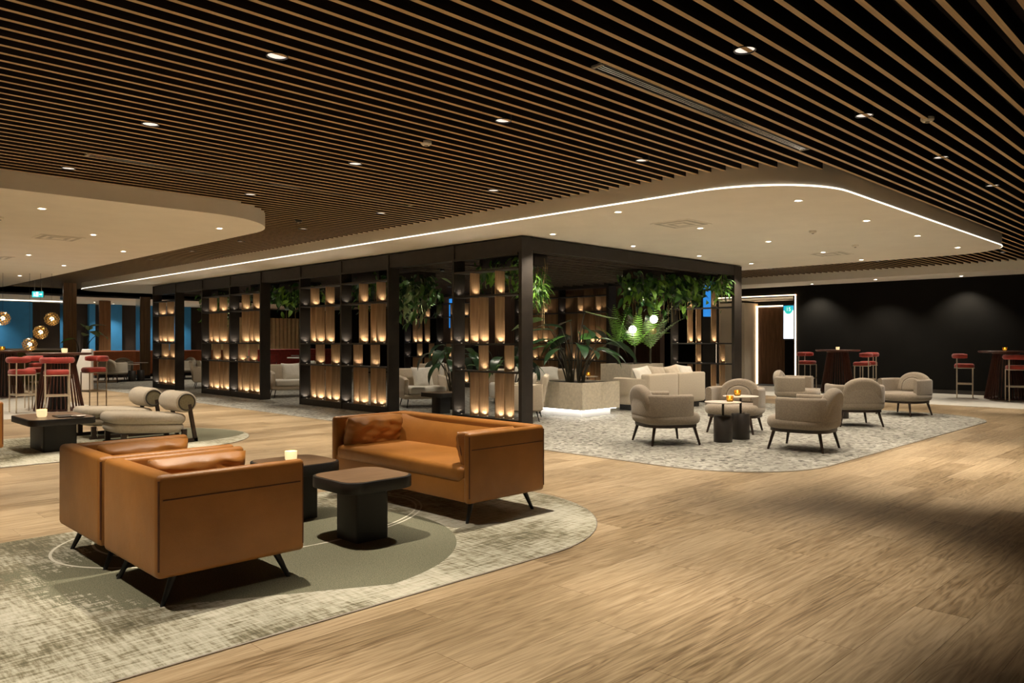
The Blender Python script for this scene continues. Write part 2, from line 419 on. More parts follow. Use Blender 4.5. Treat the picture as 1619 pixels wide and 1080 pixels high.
ceiling = struct('ceiling', MB().box(-6, 22, -6, 37, 3.62, 3.7), ceil_black)
def slat_mesh(L):
    return MB().box(0, L, -.0175, .0175, ZS, ZS + .13, 0)
SL = {}
def slat(x0, x1, y):
    L = round(x1 - x0, 2)
    if L < .1: return
    if L not in SL:
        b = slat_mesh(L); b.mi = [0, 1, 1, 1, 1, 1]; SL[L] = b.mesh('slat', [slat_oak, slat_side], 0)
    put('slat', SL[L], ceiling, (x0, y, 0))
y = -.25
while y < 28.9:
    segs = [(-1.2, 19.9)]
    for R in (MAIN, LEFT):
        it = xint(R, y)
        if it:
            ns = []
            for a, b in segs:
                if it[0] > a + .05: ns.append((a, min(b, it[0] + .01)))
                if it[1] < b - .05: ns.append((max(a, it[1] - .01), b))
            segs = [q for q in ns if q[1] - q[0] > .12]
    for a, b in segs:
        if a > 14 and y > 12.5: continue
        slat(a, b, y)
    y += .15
# smooth plaster ceiling islands
def island(name, R, label):
    o = rrect(R[0], R[1], R[2], R[3], R[4], 14)
    return MB().prism(o, ZI, 3.61).build(name, plaster, None, 30, kind='structure'), o
ceil_main, o_main = island('ceiling_panel', MAIN, '')
ceil_left, o_left = island('ceiling_panel', LEFT, '')
strip_o = rrect(MAIN[0] - .006, MAIN[1] + .006, MAIN[2] - .006, MAIN[3] + .006, MAIN[4], 14)
MB().prism(strip_o, ZI + .002, ZI + .014).build('led_strip', led, ceil_main, 30)
struct('ceiling', MB().box(19.9, 21.4, -6, 30, ZI, 3.61), plaster)
struct('ceiling', MB().box(5.6, 21.4, 29.0, 36, ZI, 3.61), plaster_far)
struct('trim_8', MB().box(-6, 5.6, 28.6, 29.0, 2.62, 3.61).box(-6, 21, 29.0, 29.2, 2.86, 3.6), black_metal)
MB().box(-6, 7.4, 28.57, 28.6, 2.63, 2.66).build('trim_9', led, kind='structure')

# black wall on the far right with a door recess
wr = MB().box(21.4, 21.6, -6, 9.9, 0, 3.6).box(21.4, 21.6, 12.3, 37, 0, 3.6).box(21.4, 21.6, 9.9, 12.3, 2.64, 3.6)
struct('wall_right', wr, wall_black)
struct('wall_recess', MB().box(22.3, 22.4, 9.7, 12.5, 0, 2.9).box(21.6, 22.3, 9.72, 9.9, 0, 2.9).box(21.6, 22.3, 9.9, 10.25, 0, 2.44), wall_black)
struct('wall_recess_side', MB().box(21.41, 22.3, 12.28, 12.42, 0, 2.64).box(21.45, 22.3, 11.45, 12.3, 0, 2.5), plaster_far)
struct('ceiling_recess', MB().box(21.42, 22.3, 9.9, 12.3, 2.56, 2.62), plaster)
struct('baseboard_right', MB().box(21.37, 21.4, -6, 9.75, 0, .1), black_metal)
door = struct('door_1', MB().rbox(22.18, 22.26, 10.27, 11.38, .01, 2.36, .008, 1), door_wood)
MB().tube([(22.12, 10.42, .9), (22.12, 10.42, 1.3)], .012, 8).tube([(22.12, 10.42, .95), (22.18, 10.42, .95)], .008, 6).tube([(22.12, 10.42, 1.25), (22.18, 10.42, 1.25)], .008, 6).build('handle', black_metal, door)
MB().box(21.36, 21.4, 9.81, 9.838, 0, 2.68).box(21.36, 21.4, 9.81, 12.41, 2.652, 2.68).box(21.36, 21.4, 12.382, 12.41, 0, 2.68).build('trim_10', led_warm, kind='structure')
MB().box(22.16, 22.2, 11.40, 11.44, 0, 2.42).box(22.16, 22.2, 10.25, 11.44, 2.38, 2.42).build('trim_11', led_warm, kind='structure')
struct('wall_back', MB().box(-6, 22, 36, 36.2, 0, 3.6), wall_brown)
struct('wall_middle', MB().box(16.5, 16.7, 11.15, 20, 0, 3.55), panel_wood)

# blue wall bays at the far left
for i, (a, b) in enumerate(((2.2, 8.2), (10.3, 11.6), (12.6, 14.6))):
    struct('wall_bay', MB().box(a, b, 35.7, 35.95, 0, 3.2), blue_wall)
cm = MB()
wv = [(14.9 + .05 * k, 34.2 + .05 * sin(k * 1.5)) for k in range(90)]
cm.band(wv, [(p[0], p[1] + .03) for p in wv], 0, 2.45, .004, 1)
o = cm.build('curtain', curtain_m, None, 60); o['label'] = 'pale cream pleated curtain far behind the pergola'; o['category'] = 'curtain'

# ================================================================== DOWNLIGHTS
def make_down(kind):
    r = .062 if kind == 'slat' else .048
    t = thing('downlight', 'x', 'downlight')
    if kind == 'slat':
        MB().lathe([(r, .10), (r + .006, .10), (r + .006, 0), (r, 0), (r * .96, .03)], 20, cap=False).build('housing', lamp_black, t)
        MB().lathe([(r * .97, .012), (r * .95, .008)], 20).build('lens', lens_dim, t)
        lamp('SPOT', 'beam', t, (0, 0, -.01), P_SLAT, radius=.035, spot_size=radians(62), spot_blend=.85)
    else:
        MB().lathe([(r + .012, 0.004), (r + .012, -.004), (r, -.006), (r, .002)], 20, cap=False).build('trim_ring', plaster, t)
        MB().lathe([(r * .62, -.0045), (r * .6, -.006)], 20).build('lens', lens, t)
        lamp('SPOT', 'beam', t, (0, 0, -.03), P_ISLE, radius=.03, spot_size=radians(112), spot_blend=.7)
    return t
def place_down(kind, pts, state={}):
    for (x, y, z, label, group) in pts:
        if kind not in state:
            t = state[kind] = make_down(kind); t.location = (x, y, z); t['label'] = label; t['group'] = group
        else: dup(state[kind], label, (x, y, z), 0, group)
pts = []
xs_ = [.40, 2.35, 4.33, 6.25]; ys_ = [2.31, 4.43, 6.56, 8.83]
rown = ['row nearest the camera', 'row above the tan seats', 'row behind the tan seats', 'row before the left panel']
for j, yy in enumerate(ys_):
    for i, xx in enumerate(xs_):
        pts.append((xx, yy, ZS - .006, f'round downlight between ceiling slats, {ordinal(i)} from left, {rown[j]}', 'downlights in the slatted ceiling'))
for i, xx in enumerate([8.2, 10.1, 12.0]):
    pts.append((xx, 2.31, ZS - .006, f'round black downlight between slats along the curved panel edge, {ordinal(i)} going right', 'downlights in the slatted ceiling'))
for i, yy in enumerate([10.95, 13.1, 15.2, 17.4, 19.5, 21.6]):
    pts.append((6.25, yy, ZS - .006, f'small downlight between slats along the shelf screens, {ordinal(i)} going away', 'downlights in the slatted ceiling'))
for i, (xx, yy) in enumerate([(17.8, 3.9), (17.8, 6.3), (17.8, 8.8)]):
    pts.append((xx, yy, ZS - .006, f'small downlight in the slat strip before the black wall, {ordinal(i)} from right', 'downlights in the slatted ceiling'))
place_down('slat', pts)
for o in [o for o in bpy.data.objects if o.name.startswith('downlight')]:        # these lamps are switched off in the photograph
    if abs(o.location.y - 2.31) < .01 and abs(o.location.z - ZS) < .1 and (abs(o.location.x - 6.25) < .1 or o.location.x > 11):
        for c in KIDS(o):
            if c.type == 'LIGHT': bpy.data.objects.remove(c)
pts = []
for nm_, yy, xx_ in (('front', 3.84, (8.43, 10.47, 12.5, 14.55)), ('second', 5.75, (7.6, 9.5, 11.55, 13.63, 15.4)), ('third', 7.63, (8.49, 10.5, 12.57, 14.57))):
    for i, xx in enumerate(xx_):
        pts.append((xx, yy, ZI, f'white downlight in curved ceiling panel, {ordinal(i)} from left, {nm_} row', 'downlights in the curved panel'))
for i, (xx, yy) in enumerate(((2.51, 10.5), (4.72, 10.56), (3.67, 12.53), (4.72, 14.46), (3.68, 16.3), (4.72, 18.05), (4.69, 21.6), (2.6, 14.4), (2.6, 18.2))):
    pts.append((xx, yy, ZI, f'white recessed downlight in left ceiling panel, {ordinal(i)} counting away from the camera', 'downlights in the left panel'))
for i, (xx, yy) in enumerate(((20.95, 5.45), (20.6, 7.33), (20.95, 9.15))):
    pts.append((xx, yy, ZI, f'white downlight in the soffit along the black wall, {ordinal(i)} from right', 'downlights in the wall soffit'))
for i, (xx, yy) in enumerate(((9.5, 25.0), (12, 25.0), (8.2, 30.5), (11, 31), (14, 31.5), (10, 34), (17, 32), (4.0, 34.9), (6.5, 34.9), (11.0, 34.9), (13.6, 34.9))):  # those along the back wall are added to brighten the blue bays
    pts.append((xx, yy, ZI, f'tiny recessed downlight over the far seating, added ones at the blue bays, {ordinal(i)} going away', 'downlights over the far seating'))
place_down('isle', pts)
# ventilation
def linear_vent(x0, x1, y0, label):
    t = thing('linear_vent', label, 'vent', (x0, y0, ZS))
    L = x1 - x0
    MB().box(0, L, -.055, -.043, -.002, .05).box(0, L, .043, .055, -.002, .05).build('frame', black_metal, t, 0)
    for k in range(3): MB().box(.03, L - .03, -.026 + k * .022, -.018 + k * .022, .0, .04).build('blade', chrome, t, 0)
    for a in (0, L - .03): MB().box(a, a + .03, -.042, .042, -.003, .01).build('end_cap', grey_trim, t, 0)
def lounge_light(i, x, y):  # spotlights added inside the lattice to brighten the plants and lounge
    t = thing('lattice_fill_spot', f'added black fill spotlight in the pergola lattice, {ordinal(i)} counting away', 'spotlight', (x, y, 2.70), 0, 'added fill spotlights in the pergola lattice')
    MB().lathe([(.05, .06), (.05, -.02), (.042, -.02), (.04, .0)], 16, cap=False).build('housing', lamp_black, t)
    MB().lathe([(.04, .004), (.038, .0)], 16).build('lens', lens, t)
    lamp('SPOT', 'beam', t, (0, 0, -.03), P_LOUNGE, radius=.03, spot_size=radians(125), spot_blend=.8)
for i, (x, y) in enumerate(((9.7, 8.9), (12.4, 9.1), (13.9, 8.95), (9.5, 11.4), (12.2, 11.9), (9.5, 14.1), (12.4, 14.6), (9.5, 16.9), (12.4, 17.6), (9.5, 19.8), (12.4, 20.8))): lounge_light(i, x, y)
linear_vent(3.9, 7.0, 3.0 + .125, 'long dark linear air vent set between slats above the wood floor')
linear_vent(2.3, 6.2, 8.075, 'long pale linear air vent between slats before the left ceiling panel')
def square_vent(x, y, label):
    t = thing('square_vent', label, 'vent', (x, y, ZI), 0, 'square ceiling vents')
    MB().box(-.30, .30, -.30, .30, -.006, 0).build('frame', plaster, t, 0)
    for k in range(4):
        a = .26 - k * .06; MB().box(-a, a, -a, a, -.008 - k * .0015, -.006 - k * .0015).build('louvre', vent_m if k % 2 == 0 else plaster, t, 0)
square_vent(8.98, 5.73, 'square ceiling vent left of centre in the curved ceiling panel')
square_vent(14.0, 5.77, 'square ceiling vent at the right end of the curved ceiling panel')
square_vent(3.4, 13.3, 'larger square ceiling vent in the left ceiling panel')
square_vent(3.3, 17.2, 'farther square ceiling vent at left edge of the left ceiling panel')
def detector(x, y, z, label, m=plaster):
    t = thing('smoke_detector', label, 'smoke detector', (x, y, z))
    MB().lathe([(.05, 0), (.05, -.02), (.035, -.035)], 16).build('base', m, t); MB().lathe([(.02, -.034), (.012, -.045)], 12).build('sensor', grey_trim, t)
detector(10.9, 4.75, ZI, 'small smoke detector in middle of the curved ceiling panel')
detector(13.0, 4.95, ZI, 'smoke detector near the right vent of the curved panel')
detector(4.35, 5.45, ZS + .02, 'small white detector between slats above the tan sofa')
detector(6.75, 2.0, ZS + .02, 'small detector between slats right of the nearest downlights')
detector(5.75, 10.2, ZS, 'black dome detector at the tip of the left ceiling panel', lamp_black)
detector(2.3, 11.6, ZI, 'small detector on the left ceiling panel near the frame edge')

# ================================================================== PERGOLA
PX0, PX1, PY0, PY1, PT = 8.2, 14.85, 8.0, 22.7, 2.90
pg = thing('pergola_frame', 'large black metal pergola frame with lattice ceiling around the planted lounge', 'pergola', (PX0, PY0, 0))
def pbox(name, x0, x1, y0, y1, z0, z1, m=black_metal): return MB().box(x0 - PX0, x1 - PX0, y0 - PY0, y1 - PY0, z0, z1).build(name, m, pg, 0)
pbox('beam', PX0 + .02, PX0 + .22, PY0 + .05, PY1, 2.65, PT - .005); pbox('beam', PX1 - .22, PX1 - .02, PY0 + .05, PY1, 2.65, PT - .005)
pbox('beam', PX0 + .05, PX1 - .05, PY0, PY0 + .10, 2.70, PT - .003); pbox('beam', PX0 + .05, PX1 - .05, PY1 - .1, PY1, 2.66, PT - .004)
pbox('post', PX0, PX0 + .245, PY0 - .005, PY0 + .06, 0, PT); pbox('post', PX1 - .30, PX1, PY0 - .005, PY0 + .06, 0, PT)
pbox('post', PX1 - .30, PX1 - .02, 11.28, 11.36, 0, 2.65)
bx_ = MB().box(0, PX1 - PX0 - .4, -.011, .011, 0, .03).mesh('lattice_bar', black_metal, 0)
by_ = MB().box(-.012, .012, 0, PY1 - PY0 - .3, 0, .03).mesh('lattice_bar', black_metal, 0)
lat_l = plain('lattice_brown', (.13, .10, .08), .4, 0, .15); bx_.materials[0] = lat_l; by_.materials[0] = lat_l
for k in range(44): put('lattice_bar', bx_, pg, (.2, .2 + k * .33, 2.70))
for k in range(19): put('lattice_bar', by_, pg, (.28 + k * .33, .15, 2.74))
pbox('canopy_board', PX0 + .23, PX1 - .23, PY0 + .11, PY1 - .11, 2.87, 2.89, ceil_black)

SHELF = (.127, .857, 1.29, 2.055, 2.453)
PAT = {1: [(.41, .62, .99, 1.20), (.62, 1.20), (.41, .62, .99), (.41, .99)],
       2: [(.43, .62, 1.0, 1.19), (.43, 1.0), (.62, 1.0, 1.19), (.62, 1.19)]}
FINM = {}
def shelf_screen(label, xf, bays, back=False, lit=True):
    y_hi, y_lo = bays[0][0], bays[-1][1]
    t = thing('shelf_screen', label, 'shelf screen', (xf, y_lo, 0), 0, None)
    D = .24
    def B(name, a, b, y0, y1, z0, z1, m=black_metal, par=t, **k): return MB().box(a, b, y0 - y_lo, y1 - y_lo, z0, z1).build(name, m, par, 0, **k)
    for yy in [b[0] for b in bays] + [y_lo]: 
        if yy > PY0 + .1: B('upright', 0, D, yy - .022, yy + .022, 0, PT - .008)
    for (yh, yl, pat) in bays:
        B('plinth', .01, D - .01, yl + .03, yh - .03, 0, SHELF[0])
        for z in SHELF[1:]: B('shelf', .004, D - .004, yl + .023, yh - .023, z - .028, z)
        B('top_rail', .0, .03, yl + .023, yh - .023, 2.63, 2.665)
        for r in range(4):
            z0, z1 = SHELF[r], SHELF[r + 1] - .03
            spots = list(PAT[pat][r]) + [None]
            for off in spots:
                if off is not None:
                    key = (r,)
                    if key not in FINM: FINM[key] = MB().box(0, .20, 0, .018, 0, z1 - z0 - .002).mesh('wooden_fin', fin_wood, 0)
                    f = put('wooden_fin', FINM[key], t, (.02, yh - off - y_lo, z0 + .001)); py = -.055; par = f; base = (.12, py, .001)
                else:
                    par = t; base = (.12, yh - .022 - y_lo - .055, z0 + .001)
                if 'puck' not in FINM: FINM['puck'] = MB().lathe([(.012, 0), (.012, .006), (.009, .008)], 10).mesh('uplight', puck)
                if lit:
                    put('uplight', FINM['puck'], par, base)
                    lamp('SPOT', 'uplight_glow', par, (base[0], base[1], base[2] + .012), P_FIN * (1.3 if r in (0, 2) else .6), (1, .88, .72), .015, spot_size=radians(125), spot_blend=.6).rotation_euler = (pi - radians(16), 0, 0)
    if back:
        n = int((y_hi - y_lo) / .3)
        for k in range(n):
            w = (y_hi - y_lo) / n
            MB().box(D + .03, D + .05, k * w + .004, (k + 1) * w - .004, 0.05, 2.62).build('backing_board', backing_wood, t, 0)
    return t
XF2 = PX1 - .24
shelf_screen('black shelf screen with lit wooden fins, farthest left, only one bay wide', PX0, [(22.7, 21.1, 1)])
shelf_screen('two-bay black shelf screen with lit wooden fins, second from the left end', PX0, [(19.38, 17.8, 1), (17.8, 16.25, 2)])
shelf_screen('two-bay black shelf screen with lit wooden fins, just left behind the tan sofa', PX0, [(14.49, 12.93, 1), (12.93, 11.38, 2)])
shelf_screen('one-bay black shelf screen with wooden fins at the near pergola corner', PX0, [(9.57, 8.06, 1)])
shelf_screen('black shelf screen with fins at right rear corner of the pergola, beside the glowing door', XF2, [(9.57, 8.06, 1)])
shelf_screen('black shelf screen with warm wooden backing behind the big-leaved planter', XF2, [(14.49, 12.93, 1), (12.93, 11.38, 2)], True)
shelf_screen('shelf screen on the far side of the pergola, seen through its middle opening', XF2, [(19.38, 17.8, 1), (17.8, 16.25, 2)])

# ================================================================== TAN LEATHER SEATING
def leather_seat(label, cat, name, loc, rz, Wd, D=.80, H=.67, B=.16):
    """faces +x; width along y; origin at the floor centre"""
    t = thing(name, label, cat, loc, rz)
    hw, hd, th = Wd / 2, D / 2, .062
    bk = MB(); bk.rbox(-hd, -hd + .10, -hw + .002, hw - .002, B, H, .03, 4).build('back_panel', leather, t)
    # the padded inner back bellies forward
    n = 14; vv = []; ff = []
    zs = [.36, .44, .52, .60, .65]; bx = [-hd + .20, -hd + .18, -hd + .15, -hd + .115, -hd + .06]
    for i, (z, x) in enumerate(zip(zs, bx)):
        for j in range(n + 1):
            u = -1 + 2 * j / n; vv.append((x + .07 * (abs(u) ** 5), u * (hw - th + .01), z))
    for i in range(4):
        for j in range(n): a = i * (n + 1) + j; ff.append((a, a + 1, a + n + 2, a + n + 1))
    MB().add(vv, ff).build('back_padding', leather, t, 60)
    for s in (-1, 1):
        y0, y1 = (hw - th, hw) if s > 0 else (-hw, -hw + th)
        a = MB().rbox(-hd + .004, hd, y0, y1, B, H - .004, .026, 4).build('arm_panel', leather, t)
        ye = y1 + .001 if s > 0 else y0 - .001
        MB().tube([(-hd + .03, ye, H - .125), (hd - .03, ye, H - .125)], .0035, 6).build('seam', piping_m, a)
        for xx in (-hd + .012, hd - .012):
            MB().tube([(xx, ye + s * -.006, B + .04), (xx, ye + s * -.006, H - .03)], .005, 6).build('piping', piping_m, a)
    MB().rbox(-hd + .08, hd - .008, -hw + th - .01, hw - th + .01, B + .003, .34, .02, 2).build('seat_base', leather, t)
    MB().prism(rrect(-hd + .13, hd + .005, -hw + th + .004, hw - th - .004, .06, 6), .30, .425, .045, 5).build('seat_cushion', leather, t)
    for s in ((-1, 1) if Wd > 1 else (1,)):
        M = T(.06, s * (hw - th - .085), .525) @ RX(s * radians(-74))
        p = MB().cushion(D - .20, .29, .17, 22, .03, .013, int(Wd * 10) + s, M, 0, 5, .05).build('arm_pillow', leather, t, 80)
        M2 = T(.06 + (D - .2) / 2 - .012, s * (hw - th - .085), .525) @ RX(s * radians(-74))
        MB().tube([M2 @ Vector((-.004 * abs(k - 3), -.125 + .25 * k / 6, .004 * (k % 2))) for k in range(7)], .006, 6).build('piping', piping_m, p)
    for sx in (-1, 1):
        for sy in (-1, 1):
            x, y = sx * (hd - .13), sy * (hw - .11)
            MB().tube([(x, y, B + .01), (x + sx * .075, y + sy * .03, .0)], [.021, .011], 10).build('leg', lamp_black, t)
    return t
leather_seat('tan leather armchair nearest the camera, back turned to the left', 'armchair', 'leather_armchair', (1.80, 4.225, 0), 0, .79)
leather_seat('second tan leather armchair, behind the nearest one, back turned left', 'armchair', 'leather_armchair', (1.80, 5.085, 0), 0, .79)
leather_seat('tan leather two-seat sofa facing the two black coffee tables', 'sofa', 'leather_sofa', (4.015, 4.95, 0), pi, 1.80)
leather_seat('tan leather seat cut off by the left picture edge', 'armchair', 'leather_armchair', (1.58, 10.2, 0), 0, .80)

def rug(name, label, m, y0, y1, xc, x0):
    r = (y1 - y0) / 2; o = [(x0, y1)] + [(x0, y0)] + [(xc + r * cos(a), (y0 + y1) / 2 + r * sin(a)) for a in [-pi / 2 + pi * k / 40 for k in range(41)]]
    q = MB().prism(o, .001, .007).build(name, m, None, 20); q['label'] = label; q['category'] = 'rug'
    MB().tube([(x, y, .005) for x, y in o[1:]], .005, 5).build('edging', grey_trim, q)
rug('area_rug', 'grey distressed rug with round end under the tan leather seats', rug_m, 3.18, 5.88, 3.5, -3)
rug('area_rug', 'grey rug with round end under the cream roller chairs', rug_m2, 9.4, 12.1, 3.75, -3)

def coffee_table(label, loc, w, d, bw, bd, h=.42, rz=0):
    t = thing('coffee_table', label, 'coffee table', loc, rz)
    MB().prism(rrect(-w / 2, w / 2, -d / 2, d / 2, .13, 8), h - .075, h, .006, 2).build('rim', black_table, t)
    MB().prism(rrect(-w / 2 + .018, w / 2 - .018, -d / 2 + .018, d / 2 - .018, .115, 8), h - .004, h + .002).build('wood_inlay', table_wood, t)
    MB().prism(rrect(-bw / 2, bw / 2, -bd / 2, bd / 2, .018, 3), 0.0, h - .075).build('pedestal', black_table, t)
    return t
coffee_table('black pedestal coffee table with brown wooden top, nearest, in front of the sofa', (2.92, 4.34, .007), .54, .54, .25, .25)
coffee_table('black pedestal coffee table with wooden top, half hidden behind the tan armchair', (2.90, 5.20, .007), .54, .54, .25, .25)
coffee_table('low wide black coffee table by the cream roller chairs', (2.66, 10.62, .007), .72, 1.0, .36, .62, .40)

def candle(label, loc, s=1.0, kind='amber'):
    t = thing('candle_holder', label, 'candle', loc)
    g = amber_glass if kind == 'amber' else wax
    MB().lathe([(.030 * s, 0), (.036 * s, .012 * s), (.038 * s, .06 * s), (.034 * s, .06 * s), (.032 * s, .014 * s), (0, .012 * s)], 20).build('cup', g, t)
    MB().lathe([(.024 * s, .014 * s), (.024 * s, .030 * s), (0, .031 * s)], 14).build('wax', wax, t)
    f = MB().lathe([(.0, .031 * s), (.008 * s, .040 * s), (.006 * s, .050 * s), (.0, .060 * s)], 10).build('flame', flame, t)
    lamp('POINT', 'candle_light', f, (0, 0, .07 * s), .25, (1, .65, .25), .02)
candle('cream glass candle on coffee table behind the tan armchair', (2.88, 5.22, .429), 1.2, 'cream')
candle('square-looking amber candle on the low wide coffee table', (2.52, 10.55, .409), 1.5, 'cream')
o = MB().rbox(-.10, .10, -.14, .14, 0, .015, .004, 1).build('menu_tray', black_metal, None, 0); o.location = (2.72, 10.38, .4095); o['label'] = 'thin dark tray lying on the low wide coffee table'; o['category'] = 'tray'
o = MB().lathe([(.0, .0), (.05, .0), (.08, .018), (.075, .018), (.045, .006), (0, .006)], 20).build('dish', white_gloss); o.location = (2.83, 10.22, .4095); o['label'] = 'small white dish on the low wide coffee table'; o['category'] = 'dish'

# ------------------------------------------------------------------ cream roller chairs
def roller_chair(label, loc):
    """faces -x, near side at y=0, back at x=0"""
    t = thing('roller_lounge_chair', label, 'lounge chair', loc, 0, 'cream roller lounge chairs')
    def slab(name, x0, x1, y0, y1, z0, z1):
        o = superell((x1 - x0) / 2, (y1 - y0) / 2, 4.5, 44); 
        MB().prism(o, z0, z1, (z1 - z0) * .47, 6, T((x0 + x1) / 2, (y0 + y1) / 2, 0) @ RY(radians(4))).build(name, boucle_light, t, 80)
    slab('lower_cushion', -.95, -.06, .02, .68, .15, .28); slab('seat_cushion', -.98, -.05, 0, .70, .265, .395)
    M = T(-.06, .35, .52) @ RX(pi / 2)
    MB().lathe([(.115, -.31), (.132, -.295), (.138, -.25), (.138, .25), (.132, .295), (.115, .31)], 32, M).build('headrest_roll', boucle_light, t)
    h = KIDS(t)[-1]
    for s in (-1, 1):
        M2 = T(-.06, .35 - s * .31, .52) @ RX(pi / 2)
        MB().lathe([(.098, -.006), (.098, .006), (.07, .007), (0, .007)], 28, M2).build('end_disc', cyl_end, h)
        MB().tube([M2 @ Vector((.104 * cos(a), .104 * sin(a), s * .004)) for a in [2 * pi * k / 28 for k in range(28)]], .010, 6, True).build('end_piping', rubber, h)
        M3 = M2
        y = .05 if s < 0 else .65
        MB().tube([(-.05, y, .02), (.02, y, .06), (-.03, y, .48)], .0, 4) if 0 else None
        MB().box(-.022, .022, -.02, .02, 0, .50, 0, T(.06, y, 0) @ RY(radians(-10))).build('back_leg', dark_leg, t, 0)
        MB().box(-.88, .08, y - .02, y + .02, 0, .045).build('floor_runner', dark_leg, t, 0)
        [MB().box(q, q + .06, y - .02, y + .02, .045, .17).build('seat_support', dark_leg, t, 0) for q in (-.86, -.12)]
    MB().tube([(-.80, -.004, .16), (-.80, -.004, .03)], .004, 6).build('chrome_pin', chrome, t)
roller_chair('cream lounge chair with roller headrest, nearer of the pair beside the low table', (4.12, 10.02, .007))
roller_chair('cream lounge chair with roller headrest, farther one of the pair', (4.12, 11.17, .007))

# ------------------------------------------------------------------ taupe round armchairs
def round_armchair(label, loc, rz, m=boucle):
    """faces +x"""
    t = thing('round_armchair', label, 'armchair', loc, rz, 'taupe round armchairs')
    MB().prism(superell(.40, .41, 3.0, 44), .26, .41, .07, 6, T(.02, 0, 0)).build('seat_cushion', m, t, 80)
    # wrap-around band open at the front
    path = []
    e = 3.2
    for k in range(41):
        a = radians(62) + radians(236) * k / 40
        c, s = cos(a), sin(a)
        path.append((.38 * math.copysign(abs(c) ** (2 / e), c), .405 * math.copysign(abs(s) ** (2 / e), s)))
    inner = []
    for i, p in enumerate(path):
        a, b = Vector(path[max(0, i - 1)]), Vector(path[min(40, i + 1)]); d = (b - a).normalized(); nrm = Vector((-d.y, d.x)); inner.append(tuple(Vector(p) + nrm * .085))
    MB().band(path, inner, .345, .645, .038, 4).build('arm_band', m, t, 70)
    # arched back pad
    arch = [(-.30, .0)] + [(.30 * cos(pi - q), .12 + .245 * abs(sin(pi - q)) ** .85) for q in [pi * k / 20 for k in range(21)]] + [(.30, 0)]
    arch = list(reversed(arch))
    M = T(-.275, 0, .40) @ RY(radians(-12)) @ RZ(pi / 2) @ RX(pi / 2)
    MB().prism(arch, -.065, .065, .055, 5, M).build('back_arch', m, t, 80)
    arch2 = [(x * .62, y * .70) for x, y in arch]
    MB().prism(arch2, .04, .10, .045, 5, M).build('back_pad', m, t, 80)
    MB().prism(superell(.36, .37, 3.0, 36), .225, .262, T(0, 0, 0) and 0, 3, T(.02, 0, 0)).build('frame_ring', dark_leg, t)
    for sx in (-1, 1):
        for sy in (-1, 1):
            MB().tube([(.02 + sx * .27, sy * .27, .235), (.02 + sx * .325, sy * .325, 0)], [.022, .014], 10).build('leg', dark_leg, t)
    return t
z0 = .004
chairs = [('taupe round armchair left of the candle tables, facing right, back to the stone planter', (8.45, 5.65), -32),
          ('taupe round armchair facing the camera behind the two candle tables', (10.25, 5.62), 196),
          ('taupe round armchair nearest the wood floor, seen from behind, right of the candle tables', (9.20, 4.10), 96),
          ('taupe round armchair with its arched back toward the camera, middle of right group', (12.35, 4.72), 42),
          ('rightmost taupe round armchair, facing left, before the black wall', (14.75, 4.75), 166),
          ('taupe round armchair facing right in front of the glowing door', (14.3, 6.55), -78)]
for l, (x, y), a in chairs: round_armchair(l, (x, y, z0), radians(a))
def side_table(label, loc, zp, hb=.345, group='round side tables'):
    t = thing('side_table', label, 'side table', loc, 0, group)
    MB().lathe([(.118, 0), (.12, .006), (.12, hb - .006), (.114, hb)], 36).build('drum_base', black_metal, t, 50)
    MB().lathe([(.016, hb), (.016, zp - .014)], 14).build('pole', black_metal, t)
    MB().lathe([(.22, zp - .014), (.235, zp - .006), (.235, zp), (.22, zp + .002)], 44).build('plate', plate_m, t, 30)
    return t
side_table('lower round side table with drum base, left of the two candle tables', (9.07, 5.15, z0), .525)
side_table('taller round side table with drum base, right of the two candle tables', (9.50, 5.13, z0), .58)
candle('amber candle glass on the lower round side table', (9.14, 5.09, z0 + .528), 1.25)
candle('amber candle glass on the taller round side table', (9.47, 5.16, z0 + .583), 1.25)
side_table('dark drum side table behind the middle round armchair', (13.3, 5.3, z0), .50)
side_table('small side table beside the white sofa behind the planter', (13.1, 10.75, z0), .55)
candle('amber candle glass beside the white sofa behind the planter', (13.1, 10.72, z0 + .553), 1.3)

# ------------------------------------------------------------------ bar stools and bar tables
def bar_stool(label, loc, rz, metal=champagne, group='red bar stools'):
    """faces +x"""
    t = thing('bar_stool', label, 'bar stool', loc, rz, group)
    MB().prism(superell(.205, .215, 3.4, 36),   .695, .80, .045, 5).build('seat', red_velvet, t, 80)
    MB().tube([(.20 * math.copysign(abs(cos(a)) ** .6, cos(a)), .21 * math.copysign(abs(sin(a)) ** .6, sin(a)), .70) for a in [2 * pi * k / 32 for k in range(32)]], .010, 6, True).build('seat_ring', metal, t)
    path = [(-.02 - .20 * sin(a), .245 * cos(a), .985) for a in [pi * (k / 18) for k in range(19)]]
    path = [(.06, .245, .985)] + path + [(.06, -.245, .985)]
    path = [(x, y, 0) for x, y, z in path]
    MB().tube(path, [.028] + [.038] * (len(path) - 2) + [.028], 12, M=T(0, 0, .975) @ Matrix.Diagonal((1, 1, 1.45, 1))).build('backrest', red_velvet, t, 80)
    for s in (-1, 1):
        MB().tube([(-.15, s * .185, 0), (-.15, s * .19, .96)], .0125, 8).build('leg', metal, t)
        MB().tube([(.17, s * .185, 0), (.17, s * .185, .71)], .0125, 8).build('leg', metal, t)
        MB().box(-.15, .17, s * .185 - .006, s * .185 + .006, .315, .345).build('side_rail', metal, t, 0)
    MB().box(.164, .176, -.18, .18, .315, .345).build('foot_rail', metal, t, 0)
    MB().box(-.156, -.144, -.18, .18, .315, .345).build('rear_rail', metal, t, 0)
    return t
